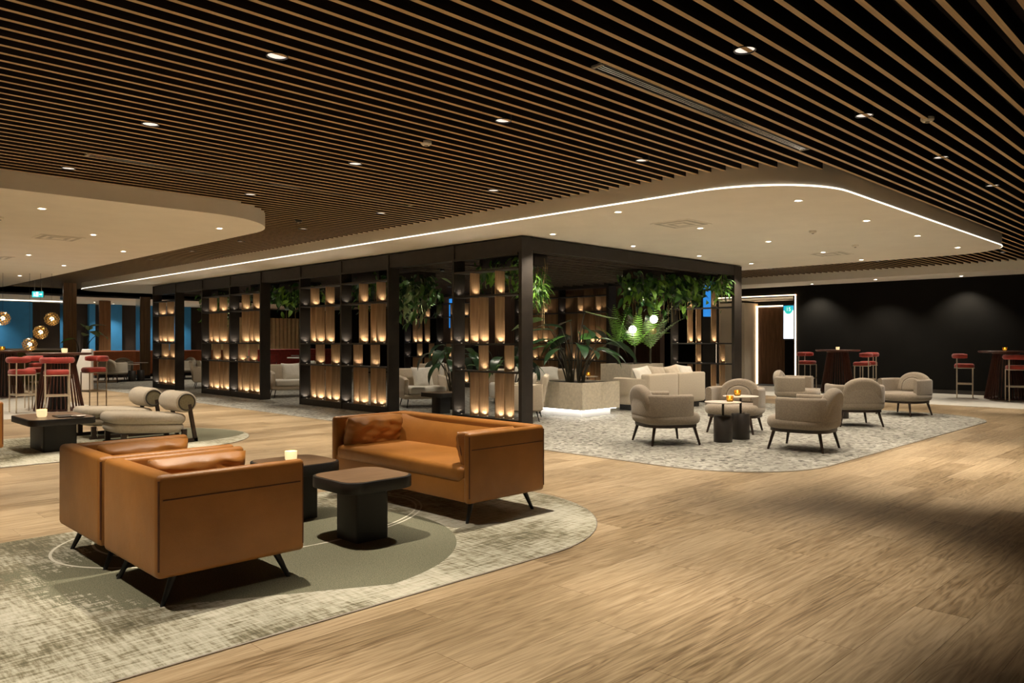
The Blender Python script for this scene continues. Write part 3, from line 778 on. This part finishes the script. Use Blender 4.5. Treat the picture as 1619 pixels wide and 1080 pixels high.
def bar_table(label, loc, R=.55):
    t = thing('bar_table', label, 'bar table', loc, 0, 'round bar tables')
    MB().lathe([(R - .03, 1.055), (R, 1.075), (R, 1.095), (R - .006, 1.10)], 48).build('tabletop', bar_wood, t, 30)
    MB().lathe([(.27, 1.03), (.27, 1.055)], 32).build('collar', bar_wood, t)
    MB().lathe([(.43, 0), (.43, .02)], 36).build('base_ring', bar_wood, t)
    MB().lathe([(.17, .02), (.10, 1.03)], 20).build('core', lamp_black, t)
    for k in range(36):
        a = 2 * pi * k / 36
        MB().box(-.012, .012, -.009, .009, 0, 1.02, 0, T(.415 * cos(a), .415 * sin(a), .018) @ RZ(a) @ RY(-math.atan2(.17, 1.02))).build('slat', bar_wood, t, 0)
    return t
zp_ = .003
bar_table('round bar table with slatted cone base at right picture edge', (20.4, 4.40, zp_))
bar_table('round bar table with slatted cone base beside the glowing door', (20.35, 8.2, zp_))
bar_table('round bar table with slatted cone base behind the low coffee table', (4.26, 16.6, zp_))
bar_table('round bar table at far left picture edge under the pendants', (4.35, 21.5, zp_))
candle('small candle on the rightmost bar table', (20.4, 4.42, zp_ + 1.10), 1.3)
candle('small candle on the bar table beside the door', (20.35, 8.2, zp_ + 1.10), 1.2, 'cream')
candle('pale candle on the left bar table behind the stools', (4.35, 16.6, zp_ + 1.10), 1.4, 'cream')
candle('amber candle on the far left bar table', (4.33, 21.6, zp_ + 1.10), 1.6)
bar_stool('red bar stool standing alone left of the rightmost bar table', (20.15, 5.18, zp_), radians(-75))
bar_stool('red bar stool in front of the rightmost bar table, cut by the picture edge', (19.65, 4.02, zp_), radians(25))
bar_stool('red bar stool between glowing door frame and bar table', (20.3, 9.0, zp_), radians(-90))
bar_stool('red bar stool right of the bar table by the door, nearer one', (20.0, 7.45, zp_), radians(110))
bar_stool('red bar stool right of the bar table by the door, farther one', (20.85, 7.6, zp_), radians(120))
bar_stool('red bar stool with back to the camera, centre of left bar table', (4.02, 15.8, zp_), radians(78))
bar_stool('red bar stool on left side of the left bar table', (3.62, 16.5, zp_), radians(5), champagne)
bar_stool('red bar stool with dark bronze legs, right of the left bar table', (4.92, 16.75, zp_), radians(188), bronze)
bar_stool('red bar stool behind the left bar table', (4.1, 17.4, zp_), radians(-80))
bar_stool('far red bar stool beneath the pendant lamps', (5.05, 21.4, zp_), radians(180), bronze)

# ================================================================== PERGOLA LOUNGE FURNITURE
def lounge_armchair(label, loc, rz, Wd=.85):
    """faces +x"""
    t = thing('linen_armchair', label, 'armchair', loc, rz, 'beige linen armchairs'); hw = Wd / 2
    MB().rbox(-.38, .36, -hw, hw, .17, .27, .03, 3).build('seat_base', linen, t)
    MB().rbox(-.30, .40, -hw + .09, hw - .09, .27, .41, .045, 4).build('seat_cushion', linen_white, t)
    MB().rbox(-.05, .05, -hw + .02, hw - .02, 0, .52, .04, 4, T(-.33, 0, .25) @ RY(radians(-12))).build('backrest', linen, t)
    for s in (-1, 1):
        a = [(-.40, .20), (.34, .20), (.40, .56), (.20, .60), (-.40, .62)]
        y0 = s * (hw - .045)
        MB().prism(a, -.045, .045, .025, 3, T(0, y0, 0) @ RX(pi / 2)).build('arm', linen, t)
    MB().cushion(.46, .44, .15, 12, .07, .006, int(loc[0] * 10), T(-.16, .02, .58) @ RZ(radians(8)) @ RY(radians(66))).build('pillow', linen_white, t, 80)
    for sx in (-1, 1):
        for sy in (-1, 1): MB().tube([(sx * .29, sy * (hw - .10), .18), (sx * .34, sy * (hw - .06), 0)], [.013, .008], 8).build('leg', lamp_black, t)
lounge_armchair('beige linen armchair with white pillow, in the opening right of the lit shelves', (9.75, 12.3, z0), radians(245), .95)
lounge_armchair('beige linen armchair with pillow, seen through the second opening', (9.25, 16.75, z0), radians(250), 1.0)
lounge_armchair('beige linen armchair seen from behind through the leftmost opening', (9.3, 21.6, z0), radians(-20), .85)
lounge_armchair('beige linen armchair behind the near corner shelf', (9.25, 9.05, z0), radians(130), .85)
lounge_armchair('beige linen armchair farther inside the middle opening', (11.9, 14.6, z0), radians(225), .95)
lounge_armchair('beige linen armchair facing right behind the second opening', (10.8, 19.0, z0), radians(200), .9)
o = coffee_table('small dark coffee table beside the linen armchair in the middle opening', (9.05, 10.9, z0), .6, .6, .25, .25, .38)

def sectional(label, loc, rz, n=2, mw=1.0, D=.85):
    """back faces -y, modules along x"""
    t = thing('sectional_sofa', label, 'sofa', loc, rz); L = n * mw
    for k in range(n):
        x0 = k * mw
        MB().rbox(x0 + .006, x0 + mw - .006, 0, .20, .12, .70, .035, 3).build('back_module', linen, t)
        MB().rbox(x0 + .006, x0 + mw - .006, .02, D, .11, .28, .03, 3).build('base_module', linen, t)
        MB().rbox(x0 + .01, x0 + mw - .01, .20, D + .02, .28, .43, .045, 4).build('seat_cushion', linen, t)
        for q in range(2):
            MB().cushion(.52, .46, .17, 12, .06, .008, k * 3 + q, T(x0 + .27 + q * .46, .30, .62) @ RX(radians(68)) @ RZ(radians((-1) ** q * 6))).build('back_pillow', linen_white if (k + q) % 2 == 0 else linen, t, 80)
    MB().rbox(.002, .16, .03, D, .12, .62, .035, 3).build('arm', linen, t)
    MB().box(.1, L - .1, .1, D - .1, 0, .12).build('recessed_plinth', lamp_black, t, 0)
    return t
sectional('beige two-module sofa with its back to the camera, under the ferns', (11.85, 8.25, z0), 0)
# white sofa behind the planter
t = thing('curved_sofa', 'cream rounded sofa with white cushions behind the big-leaved planter', 'sofa', (11.95, 11.3, z0), radians(-135))
MB().prism(superell(.55, .95, 3, 40), .12, .44, .06, 5).build('seat', linen_white, t, 80)
o_ = [(.62 * cos(radians(a)), 1.02 * sin(radians(a))) for a in range(95, 266, 9)]; i_ = [(.44 * cos(radians(a)), .84 * sin(radians(a))) for a in range(95, 266, 9)]
MB().band(o_, i_, .12, .72, .06, 4).build('backrest', linen, t, 70)
MB().cushion(.5, .5, .2, 12, .06, .01, 4, T(-.1, .3, .60) @ RY(radians(35))).build('cushion', linen_white, t, 80); MB().cushion(.5, .5, .2, 12, .06, .01, 9, T(-.1, -.35, .60) @ RY(radians(35))).build('cushion', linen_white, t, 80)
MB().prism(superell(.45, .85, 3, 30), 0, .12).build('plinth', lamp_black, t)

# ------------------------------------------------------------------ planters
def planter(label, x0, x1, y0, y1, h, glow=True, b=.13):
    t = thing('stone_planter', label, 'planter', ((x0 + x1) / 2, (y0 + y1) / 2, z0)); w, d = (x1 - x0) / 2, (y1 - y0) / 2; th = .05
    for (a, bb, c, e) in ((-w, w, -d, -d + th), (-w, w, d - th, d), (-w, -w + th, -d + th, d - th), (w - th, w, -d + th, d - th)):
        n = max(1, round(max(bb - a, e - c) / .55))
        for k in range(n):
            if bb - a > e - c: q = (a + (bb - a) * k / n + (.001 if k else 0), a + (bb - a) * (k + 1) / n, c, e)
            else: q = (a, bb, c + (e - c) * k / n + (.001 if k else 0), c + (e - c) * (k + 1) / n)
            MB().box(*q, b, h).build('stone_panel', stone, t, 0)
    MB().box(-w + th, w - th, -d + th, d - th, b, h - .03).build('soil', soil, t, 0)
    MB().box(-w + .12, w - .12, -d + .12, d - .12, 0, b - .012).build('recessed_plinth', plinth_white, t, 0)
    if glow:
        for (a, bb, c, e) in ((-w + .05, w - .05, -d + .05, -d + .07), (-w + .05, -w + .07, -d + .05, d - .05), (w - .07, w - .05, -d + .05, d - .05)):
            MB().box(a, bb, c, e, b - .012, b - .001).build('led_line', led_plinth, t, 0)
    return t
planter('square stone planter with light under its base and big-leaved plant', 10.1, 11.15, 8.4, 9.6, .60)
planter('taller pale stone planter holding the ferns behind the sofa', 13.25, 14.45, 9.68, 10.5, .83, False)

# big-leaved plant: each leaf and stem its own part
def big_plant(label, loc, specs, mats, seed=1):
    t = thing('leafy_plant', label, 'plant', loc); rnd = random.Random(seed)
    for (az, reach, hgt, L, Wd, dr) in specs:
        a = radians(az); tip = Vector((reach * cos(a), reach * sin(a), hgt)); ba = Vector((.10 * cos(a) + rnd.uniform(-.06, .06), .10 * sin(a) + rnd.uniform(-.06, .06), 0))
        mid = ba.lerp(tip, .5) + Vector((-.10 * cos(a), -.10 * sin(a), .14 * hgt))
        path = [(1 - u) ** 2 * ba + 2 * u * (1 - u) * mid + u * u * tip for u in [k / 8 for k in range(9)]]
        st = MB().tube(path, [.017 - .010 * k / 8 for k in range(9)], 7).build('stem', stem_m, t)
        M = T(*tip) @ RZ(a + radians(rnd.uniform(-18, 18))) @ RY(radians(rnd.uniform(-28, 8) if dr > 0 else 25)) @ RX(radians(rnd.uniform(-35, 35))) @ T(-.05, 0, 0)
        MB().leaf(L * 1.25, Wd * 1.08, M, dr, .22, 9).build('leaf', rnd.choice(mats), st, 60)
    return t
sp = [(-45, .18, 1.28, .55, .20, -.2), (-20, .30, .95, .50, .20, .5), (-60, .45, .80, .60, .17, .7), (-35, .62, .72, .62, .15, .9), (20, .25, .9, .45, .2, .5), (60, .35, .85, .5, .2, .6),
      (100, .30, 1.0, .55, .2, .4), (130, .42, .95, .62, .18, .35), (150, .45, .78, .6, .2, .5), (125, .6, 1.15, .55, .16, .3), (180, .35, .62, .5, .2, .6), (230, .3, .7, .52, .22, .5),
      (265, .28, .62, .48, .22, .6), (300, .38, .58, .55, .2, .7), (80, .15, 1.12, .45, .2, .2), (-90, .22, .98, .46, .22, .5), (-48, .42, .62, .6, .15, .8), (135, .5, .66, .55, .17, .7), (-30, .12, .80, .5, .2, .5), (140, .2, .84, .5, .2, .5)]
big_plant('big-leaved dark green plant growing from the square stone planter', (10.62, 9.0, z0 + .57), sp, [leaf_d, leaf_d, leaf_g, leaf_d, leaf_g, leaf_p], 3)
def fern(label, loc, n=12, L=.95, seed=0, m=(leaf_l, leaf_g), trunk=.35, up=(35, 78)):
    t = thing('fern', label, 'fern', loc, 0, 'tall ferns in the tall planter'); rnd = random.Random(seed)
    MB().tube([(0, 0, 0), (.01, .01, trunk * .5), (0, 0, trunk)], [.03, .022, .026], 8).build('trunk', stem_m, t)
    for k in range(n):
        a = 2 * pi * k / n + rnd.uniform(-.2, .2); el = radians(rnd.uniform(*up)); l = L * rnd.uniform(.75, 1.05)
        b = MB(); p = Vector((0, 0, trunk)); d = Vector((cos(a) * cos(el), sin(a) * cos(el), sin(el))); path = [p.copy()]
        ns = 18
        for i in range(ns):
            d = (d + Vector((0, 0, -.05))).normalized(); p = p + d * l / ns; path.append(p.copy())
            sd = d.cross(Vector((0, 0, 1))).normalized(); w = .135 * L * sin(pi * ((i + 1.5) / (ns + 2)) ** .7)
            nn = sd.cross(d)
            for s in (-1, 1):
                q = p + sd * s * w + d * w * .35 - nn * s * 0 + Vector((0, 0, -.12 * w))
                b.add([p - d * .012, p + d * .012, q + d * .006, q - d * .003], [(0, 1, 2, 3)])
        b.tube(path, [.006 - .005 * i / ns for i in range(ns + 1)], 5)
        b.build('frond', rnd.choice(m), t, 0)
fern('leftmost tall fern in the tall planter, near the brown wall', (13.42, 10.15, z0 + .80), 7, 1.0, 1, (leaf_l, leaf_l, leaf_g), .42, (55, 84))
fern('middle tall fern in the tall planter, next to a lit globe', (13.75, 9.95, z0 + .80), 9, 1.1, 2, (leaf_l, leaf_p), .40, (42, 84))
fern('rightmost tall fern in the tall planter, beside the rear shelf', (14.2, 9.85, z0 + .80), 9, 1.1, 3, (leaf_l, leaf_l, leaf_p), .36, (40, 84))
def globe(label, x, y, z, lit=True):
    t = thing('globe_pendant', label, 'pendant lamp', (x, y, 0), 0, 'small globe pendants')
    MB().lathe([(.085 * sin(pi * k / 16), z - .085 * cos(pi * k / 16)) for k in range(17)], 24).build('globe', globe_m if lit else brass, t, 60)
    MB().tube([(0, 0, z + .08), (0, 0, 2.70)], .003, 5).build('cord', cord_m, t)
    if lit: lamp('POINT', 'globe_light', t, (0, 0, z - .12), 5, (1, .9, .75), .08)
globe('lower lit white globe pendant among the ferns', 13.55, 9.86, 1.58); globe('higher lit white globe pendant among the ferns', 13.85, 9.52, 1.80); globe('unlit brass globe pendant between the white globes', 14.15, 9.75, 1.56, False)

# hanging greenery: foliage is beyond counting, the big leaves and vines are parts
def hanging(label, loc, size, n, mats, drop, seed, leafL=(.08, .2), big=0, vines=5, wid=.4, ball=False):
    t = thing('hanging_plant', label, 'hanging plant', loc, 0, None); rnd = random.Random(seed)
    sx, sy = size
    q = .3 if ball else .42; MB().rbox(-sx * q, sx * q, -sy * q, sy * q, -.12, .07, .02, 2).build('trough', black_metal, t)
    for mi_, m in enumerate(mats):
        b = MB()
        for k in range(n // len(mats)):
            if ball:
                u = Vector((rnd.gauss(0, 1), rnd.gauss(0, 1), rnd.gauss(-.2, 1))).normalized(); r = rnd.uniform(.2, 1)
                p = Vector((u.x * sx * .5 * r, u.y * sy * .5 * r, -.05 - drop * .5 + u.z * drop * .5 * r)); a = math.atan2(u.y, u.x); el = rnd.uniform(-20, 75)
            else:
                p = Vector((rnd.uniform(-.55, .55) * sx, rnd.uniform(-.55, .55) * sy, -abs(rnd.gauss(0, .45)) * drop + .02)); a = rnd.uniform(0, 2 * pi); el = rnd.uniform(-20, 70)
            L = rnd.uniform(*leafL)
            b.leaf(L, L * wid, T(*p) @ RZ(a) @ RY(radians(el)) @ RX(radians(rnd.uniform(-60, 60))), rnd.uniform(.2, .9), .2, 4)
        b.build('foliage', m, t, 60, kind='stuff')
    for k in range(big):
        a = 2 * pi * k / max(1, big) + rnd.uniform(-.4, .4); L = rnd.uniform(.28, .45)
        p = (rnd.uniform(-.4, .4) * sx, rnd.uniform(-.4, .4) * sy, -.05 - rnd.uniform(0, .4) * drop)
        MB().leaf(L, L * .45, T(*p) @ RZ(a) @ RY(radians(rnd.uniform(0, 45))) @ RX(radians(rnd.uniform(-40, 40))), .6, .2, 8).build('large_leaf', rnd.choice(mats), t, 60)
    for k in range(vines):
        x, y = rnd.uniform(-.45, .45) * sx, rnd.uniform(-.45, .45) * sy; ln = drop * rnd.uniform(.9, 1.6)
        path = [(x + .03 * sin(i * 1.3 + k), y + .03 * cos(i * 1.1 + k), -ln * i / 8) for i in range(9)]
        MB().tube(path, .005, 5).build('vine', vine_m, t)
    return t
ZH = 2.64
hanging('bright green hanging fern just inside the near pergola corner', (8.92, 8.42, ZH), (.52, .52), 760, [leaf_l, leaf_g], .72, 11, (.10, .2), 0, 9, .12, True)
hanging('green trailing plants hanging along the top of the near corner shelf', (8.75, 9.0, ZH + .0), (.35, .9), 260, [leaf_g, leaf_l], .42, 12, (.06, .16), 4, 8)
hanging('broad-leaved hanging plants above the sofa, left half of the rear cluster', (12.4, 8.75, ZH), (1.0, .5), 420, [leaf_g, leaf_l, leaf_d], .62, 13, (.10, .26), 9, 8)
hanging('broad-leaved hanging plants above the sofa, right half of the rear cluster', (13.6, 8.6, ZH), (1.1, .5), 420, [leaf_g, leaf_d, leaf_l], .60, 14, (.10, .26), 9, 10)
hanging('small fern hanging at the right rear post of the pergola', (14.35, 8.25, ZH + .05), (.3, .3), 160, [leaf_g, leaf_l], .45, 15, (.12, .26), 0, 2, .2)
hanging('dense dark hanging plant in the opening right of lit shelves', (8.95, 11.55, ZH - .1), (.5, .9), 420, [leaf_d, leaf_g, leaf_p], .7, 16, (.1, .26), 6, 6)
hanging('broad pale-leaved hanging plant in the second opening', (9.0, 15.9, ZH - .05), (.5, 1.4), 340, [leaf_d, leaf_g, leaf_l], .5, 17, (.12, .28), 8, 6)
hanging('trailing vines hanging in the leftmost opening', (8.95, 20.2, ZH - .05), (.5, 1.3), 420, [leaf_l, leaf_p, leaf_g], .9, 18, (.07, .16), 0, 10)
hanging('small leafy plants hanging over the second shelf screen', (8.9, 17.3, ZH), (.4, 1.2), 200, [leaf_g, leaf_d], .4, 19, (.08, .2), 3, 2)
hanging('leafy plants hanging over the shelf screen behind the tan sofa', (8.9, 13.0, ZH), (.4, 1.4), 260, [leaf_g, leaf_d, leaf_l], .55, 20, (.08, .22), 5, 4)
def palm(label, loc, seed, n=11, L=.9):
    t = thing('palm_plant', label, 'plant', loc); rnd = random.Random(seed)
    MB().lathe([(.14, 0), (.19, .32), (.17, .32), (.16, .29), (0, .29)], 20).build('pot', black_metal, t)
    for k in range(n):
        a = 2 * pi * k / n + rnd.uniform(-.2, .2); h = rnd.uniform(.7, 1.25); r = rnd.uniform(.15, .45)
        tip = Vector((r * cos(a), r * sin(a), h)); st = MB().tube([(.03 * cos(a), .03 * sin(a), .28), (r * .4 * cos(a), r * .4 * sin(a), h * .7), tip], [.013, .01, .006], 6).build('stem', stem_m, t)
        MB().leaf(L * rnd.uniform(.6, .9), .2, T(*tip) @ RZ(a) @ RY(radians(rnd.uniform(-30, 0))), .9, .25, 8).build('leaf', rnd.choice((leaf_d, leaf_d, leaf_g)), st, 60)
palm('dark arching potted palm behind armchair in the opening right of lit shelves', (10.9, 12.7, z0), 5)
palm('dark potted palm just inside the middle opening, behind hanging plant', (9.7, 11.35, z0), 6, 9, .7)
palm('potted palm behind the near corner shelf', (10.3, 10.3, z0), 7, 9, .75)

# ================================================================== WALL SCREEN
t = thing('wall_screen', 'tall bright portrait screen showing number 15, on the black wall by the door', 'screen', (21.398, 10.02, 0))
MB().rbox(-.04, 0, -.17, .17, 1.36, 2.40, .006, 1).build('bezel', lamp_black, t)
d = MB().box(-.045, -.0402, -.150, .150, 1.40, 2.36).build('display', scr_white, t, 0)
MB().box(-.047, -.0452, -.150, .150, 2.22, 2.36).build('header_band', scr_teal, d, 0)
MB().prism([(.118 * cos(a), .118 * sin(a)) for a in [2 * pi * k / 32 for k in range(32)]], .0472, .049, 0, 3, T(0, 0, 2.235) @ RZ(-pi / 2) @ RX(pi / 2)).build('header_disc', scr_green, d, 0)
def text(s, size, m, parent, M, name='lettering'):
    c = bpy.data.curves.new(name, 'FONT'); c.body = s; c.size = size; c.align_x = 'CENTER'; c.align_y = 'CENTER'; c.extrude = .001
    tmp = bpy.data.objects.new('tmp_text', c); COL.objects.link(tmp); bpy.context.view_layer.update()
    me = bpy.data.meshes.new_from_object(tmp.evaluated_get(bpy.context.evaluated_depsgraph_get())); bpy.data.objects.remove(tmp)
    me.transform(M); me.materials.clear(); me.materials.append(m); return put(name, me, parent)
text('15', .15, scr_white, d, T(-.051, 0, 2.25) @ RZ(-pi / 2) @ RX(pi / 2), 'number')

# ================================================================== FAR LEFT BACKGROUND
def column(label, x, y, w=.40, h=2.92, d=.40):
    t = thing('clad_column', label, 'column', (x, y, 0))
    MB().box(-w / 2, w / 2, -d / 2, d / 2, .12, h).build('core', panel_wood, t, 0)
    n = 3
    for k in range(n): MB().box(-w / 2 + w * k / n + .003, -w / 2 + w * (k + 1) / n - .003, -d / 2 - .02, -d / 2, .12, h).build('wood_board', column_wood, t, 0)
    MB().box(-w / 2 - .015, -w / 2, -d / 2, d / 2, .12, h).build('mirror_strip', chrome, t, 0)
    MB().box(-w / 2 - .005, w / 2 + .005, -d / 2 - .005, d / 2 + .005, 0, .12).build('base', lamp_black, t, 0)
column('wood-clad column with mirrored side, left of the farthest shelf screen', 10.0, 28.6, .34, 2.9)
column('dark wood column between the blue wall bays', 9.9, 32.6, .42, 2.9)
column('dark wood column behind the pendant lamps', 6.95, 26.1, .36, 3.1, .3)
for l, x, y, z in (('gold petal globe pendant, highest and rightmost of the cluster', 5.08, 20.4, 1.85), ('gold petal globe pendant in the middle of the cluster', 4.89, 20.57, 1.535),
                   ('gold petal globe pendant, lowest of the cluster, above the table', 4.70, 20.72, 1.25), ('gold petal globe pendant cut by the left picture edge', 4.22, 21.0, 1.855)):
    t = thing('petal_pendant', l, 'pendant lamp', (x, y, 0), 0, 'gold petal pendants')
    b = MB(); rnd = random.Random(int(z * 100))
    for k in range(110):
        zz = 1 - 2 * (k + .5) / 110; a = k * 2.399963; rr = sqrt(1 - zz * zz); n_ = Vector((rr * cos(a), rr * sin(a), zz))
        q = n_.to_track_quat('Z', 'Y').to_matrix().to_4x4()
        b.prism([(.021 * cos(i * pi / 3), .021 * sin(i * pi / 3)) for i in range(6)], 0, .003, 0, 3, T(0, 0, z) @ T(*(n_ * (.145 + .012 * (k % 2)))) @ q)
    b.build('petal_shade', brass, t, 0, kind='stuff')
    MB().lathe([(.045 * sin(pi * k / 10), z - .045 * cos(pi * k / 10)) for k in range(11)], 14).build('bulb', pend_bulb, t)
    MB().tube([(0, 0, z + .15), (0, 0, ZI)], .003, 5).build('cord', cord_m, t)
    lamp('POINT', 'bulb_light', t, (0, 0, z), 7, (1, .72, .38), .045)
t = thing('exit_sign', 'lit green exit sign hanging below the dark ceiling beam', 'exit sign', (5.95, 25.3, 0), radians(-45))
MB().box(-.165, .165, -.02, .02, 2.59, 2.77).build('housing', grey_trim, t, 0); MB().box(-.16, .16, -.024, -.0205, 2.595, 2.765).build('face', exit_m, t, 0)
MB().box(-.05, .02, -.027, -.0242, 2.62, 2.745).build('door_pictogram', exit_w, t, 0)
MB().prism([(.05, -.012), (.09, -.012), (.09, -.035), (.13, 0), (.09, .035), (.09, .012), (.05, .012)], .0242, .027, 0, 3, T(0, 0, 2.68) @ RX(pi / 2)).build('arrow', exit_w, t, 0)
MB().tube([(-.10, -.026, 2.73), (-.095, -.026, 2.69), (-.11, -.026, 2.63)], .010, 6).tube([(-.095, -.026, 2.69), (-.07, -.026, 2.63)], .008, 6).build('running_figure', exit_w, t)
MB().tube([(-.1, 0, 2.77), (-.1, 0, ZS)], .004, 5).tube([(.1, 0, 2.77), (.1, 0, ZS)], .004, 5).build('hanger', chrome, t)
# bar counter, plant and sloped panel
t = thing('bar_counter', 'long bar counter with white top and olive front below the pendants', 'bar counter', (5.3, 27.2, zp_ + .002), 0)
MB().rbox(-1.9, 1.7, -.35, .35, 1.04, 1.10, .01, 1).build('counter_top', white_gloss, t); 
for k in range(9): MB().box(-1.8 + k * .38, -1.8 + k * .38 + .372, -.28, .28, 0, 1.04).build('front_panel', olive, t, 0)
MB().box(-1.78, 1.58, -.25, .25, 0, .05).build('kick', lamp_black, t, 0)
big_plant('pale broad-leaved plant on the counter beside the dark column', (7.1, 25.2, 1.0), [(-45, .45, .55, .42, .26, .4), (-30, .2, .75, .40, .32, .3), (-100, .2, .5, .35, .2, .3), (60, .2, .8, .4, .34, .2), (200, .3, .4, .35, .2, .4), (-60, .3, .62, .36, .28, .3)], [leaf_p, leaf_g, leaf_l], 8)
o = MB().lathe([(.12, 0), (.17, .35), (.19, 1.0), (.165, 1.0), (.16, .93), (0, .93)], 24).build('floor_pot', black_metal); o.location = (7.1, 25.2, .0); o['label'] = 'tall dark pot under the pale broad-leaved plant'; o['category'] = 'pot'
o = MB().prism([(0, 0), (.64, 0), (.64, 1.12), (.40, 1.12)], -.06, .06, .01, 1, RX(pi / 2)).build('sloped_panel', white_gloss); o.location = (5.95, 22.4, 0.0); o.rotation_euler = (0, 0, radians(-45)); o['label'] = 'white sloping side panel beside the red stools'; o['category'] = 'panel'
# far lounge
def far_banquette(label, x0, y0, L, m=orange_fab):
    t = thing('banquette', label, 'banquette', (x0, y0, .004))
    MB().rbox(0, L, 0, .22, .1, .98, .05, 3).build('backrest', m, t); MB().rbox(0, L, .22, .75, .1, .45, .04, 3).build('seat', m, t); MB().box(.05, L - .05, .05, .7, 0, .1).build('plinth', lamp_black, t, 0)
far_banquette('long rust banquette behind the far round chairs', 8.8, 30.0, 5.5)
far_banquette('dark red banquette seen through the leftmost opening', 15.2, 31.0, 5.0, red_velvet)
def cream_chair(label, x, y, a): 
    t = round_armchair(label, (x, y, .004), radians(a), boucle_light); t['group'] = 'cream round armchairs'
cream_chair('far cream round armchair with back to the camera, left of the clad column', 8.35, 26.6, 45)
cream_chair('far cream round armchair facing the camera near the rust banquette', 9.0, 28.0, 230)
cream_chair('far cream round armchair between clad column and farthest shelf screen', 10.9, 27.4, 190)
side_table('far round side table left of the wood-clad column', (9.05, 26.9, .004), .56); side_table('far round side table next to the wood-clad column', (9.5, 27.4, .004), .60)
def dining(x, y, i):
    t = thing('dining_table', f'far white dining table with red chairs, {ordinal(i)} from the left', 'table', (x, y, .004), 0, 'far dining tables')
    MB().rbox(-.6, .6, -.4, .4, .71, .75, .01, 1).build('tabletop', white_gloss, t); MB().tube([(0, 0, .02), (0, 0, .71)], .03, 8).build('column', lamp_black, t); MB().lathe([(.25, 0), (.25, .02)], 20).build('foot', lamp_black, t)
    for j, (dx, dy, a) in enumerate(((-.25, -.62, 90), (.3, -.62, 90))):
        t2 = thing('dining_chair', f'far red dining chair, {["left", "right"][j]} side of the {ordinal(i)} far table', 'chair', (x + dx, y + dy, .004), radians(a), 'far red dining chairs')
        MB().rbox(-.2, .2, -.2, .2, .42, .48, .025, 2).build('seat', red_velvet, t2); MB().rbox(-.22, -.18, -.21, .21, .52, .82, .018, 2).build('backrest', red_velvet, t2)
        for sx in (-1, 1):
            for sy in (-1, 1): MB().tube([(sx * .18, sy * .18, 0), (sx * .18, sy * .18, .80 if sx < 0 else .43)], .011, 6).build('leg', champagne, t2)
for i, (x, y) in enumerate(((8.4, 33.6), (12.0, 33.4), (13.6, 27.4), (14.4, 24.9), (16.6, 28.6))): dining(x, y, i)
def far_screen(label, x, y, z0_, z1_, w, rz, m):
    t = thing('display_screen', label, 'screen', (x, y, 0), rz)
    MB().box(-w / 2, w / 2, 0, .05, z0_, z1_).build('bezel', lamp_black, t, 0); MB().box(-w / 2 + .02, w / 2 - .02, -.004, -.001, z0_ + .02, z1_ - .02).build('display', m, t, 0)
far_screen('blue display screen seen above the rear shelf through middle opening', 16.44, 19.0, 1.75, 2.75, .8, radians(-90), scr_blue)
t = thing('display_totem', 'tall floor-standing totem with bright blue screen behind the rear right shelf', 'screen', (17.2, 10.15, 0), radians(-50))
MB().box(-.17, .17, 0, .08, 0, 2.88).build('body', lamp_black, t, 0); MB().box(-.15, .15, -.004, -.001, 1.95, 2.85).build('display', scr_blue, t, 0)
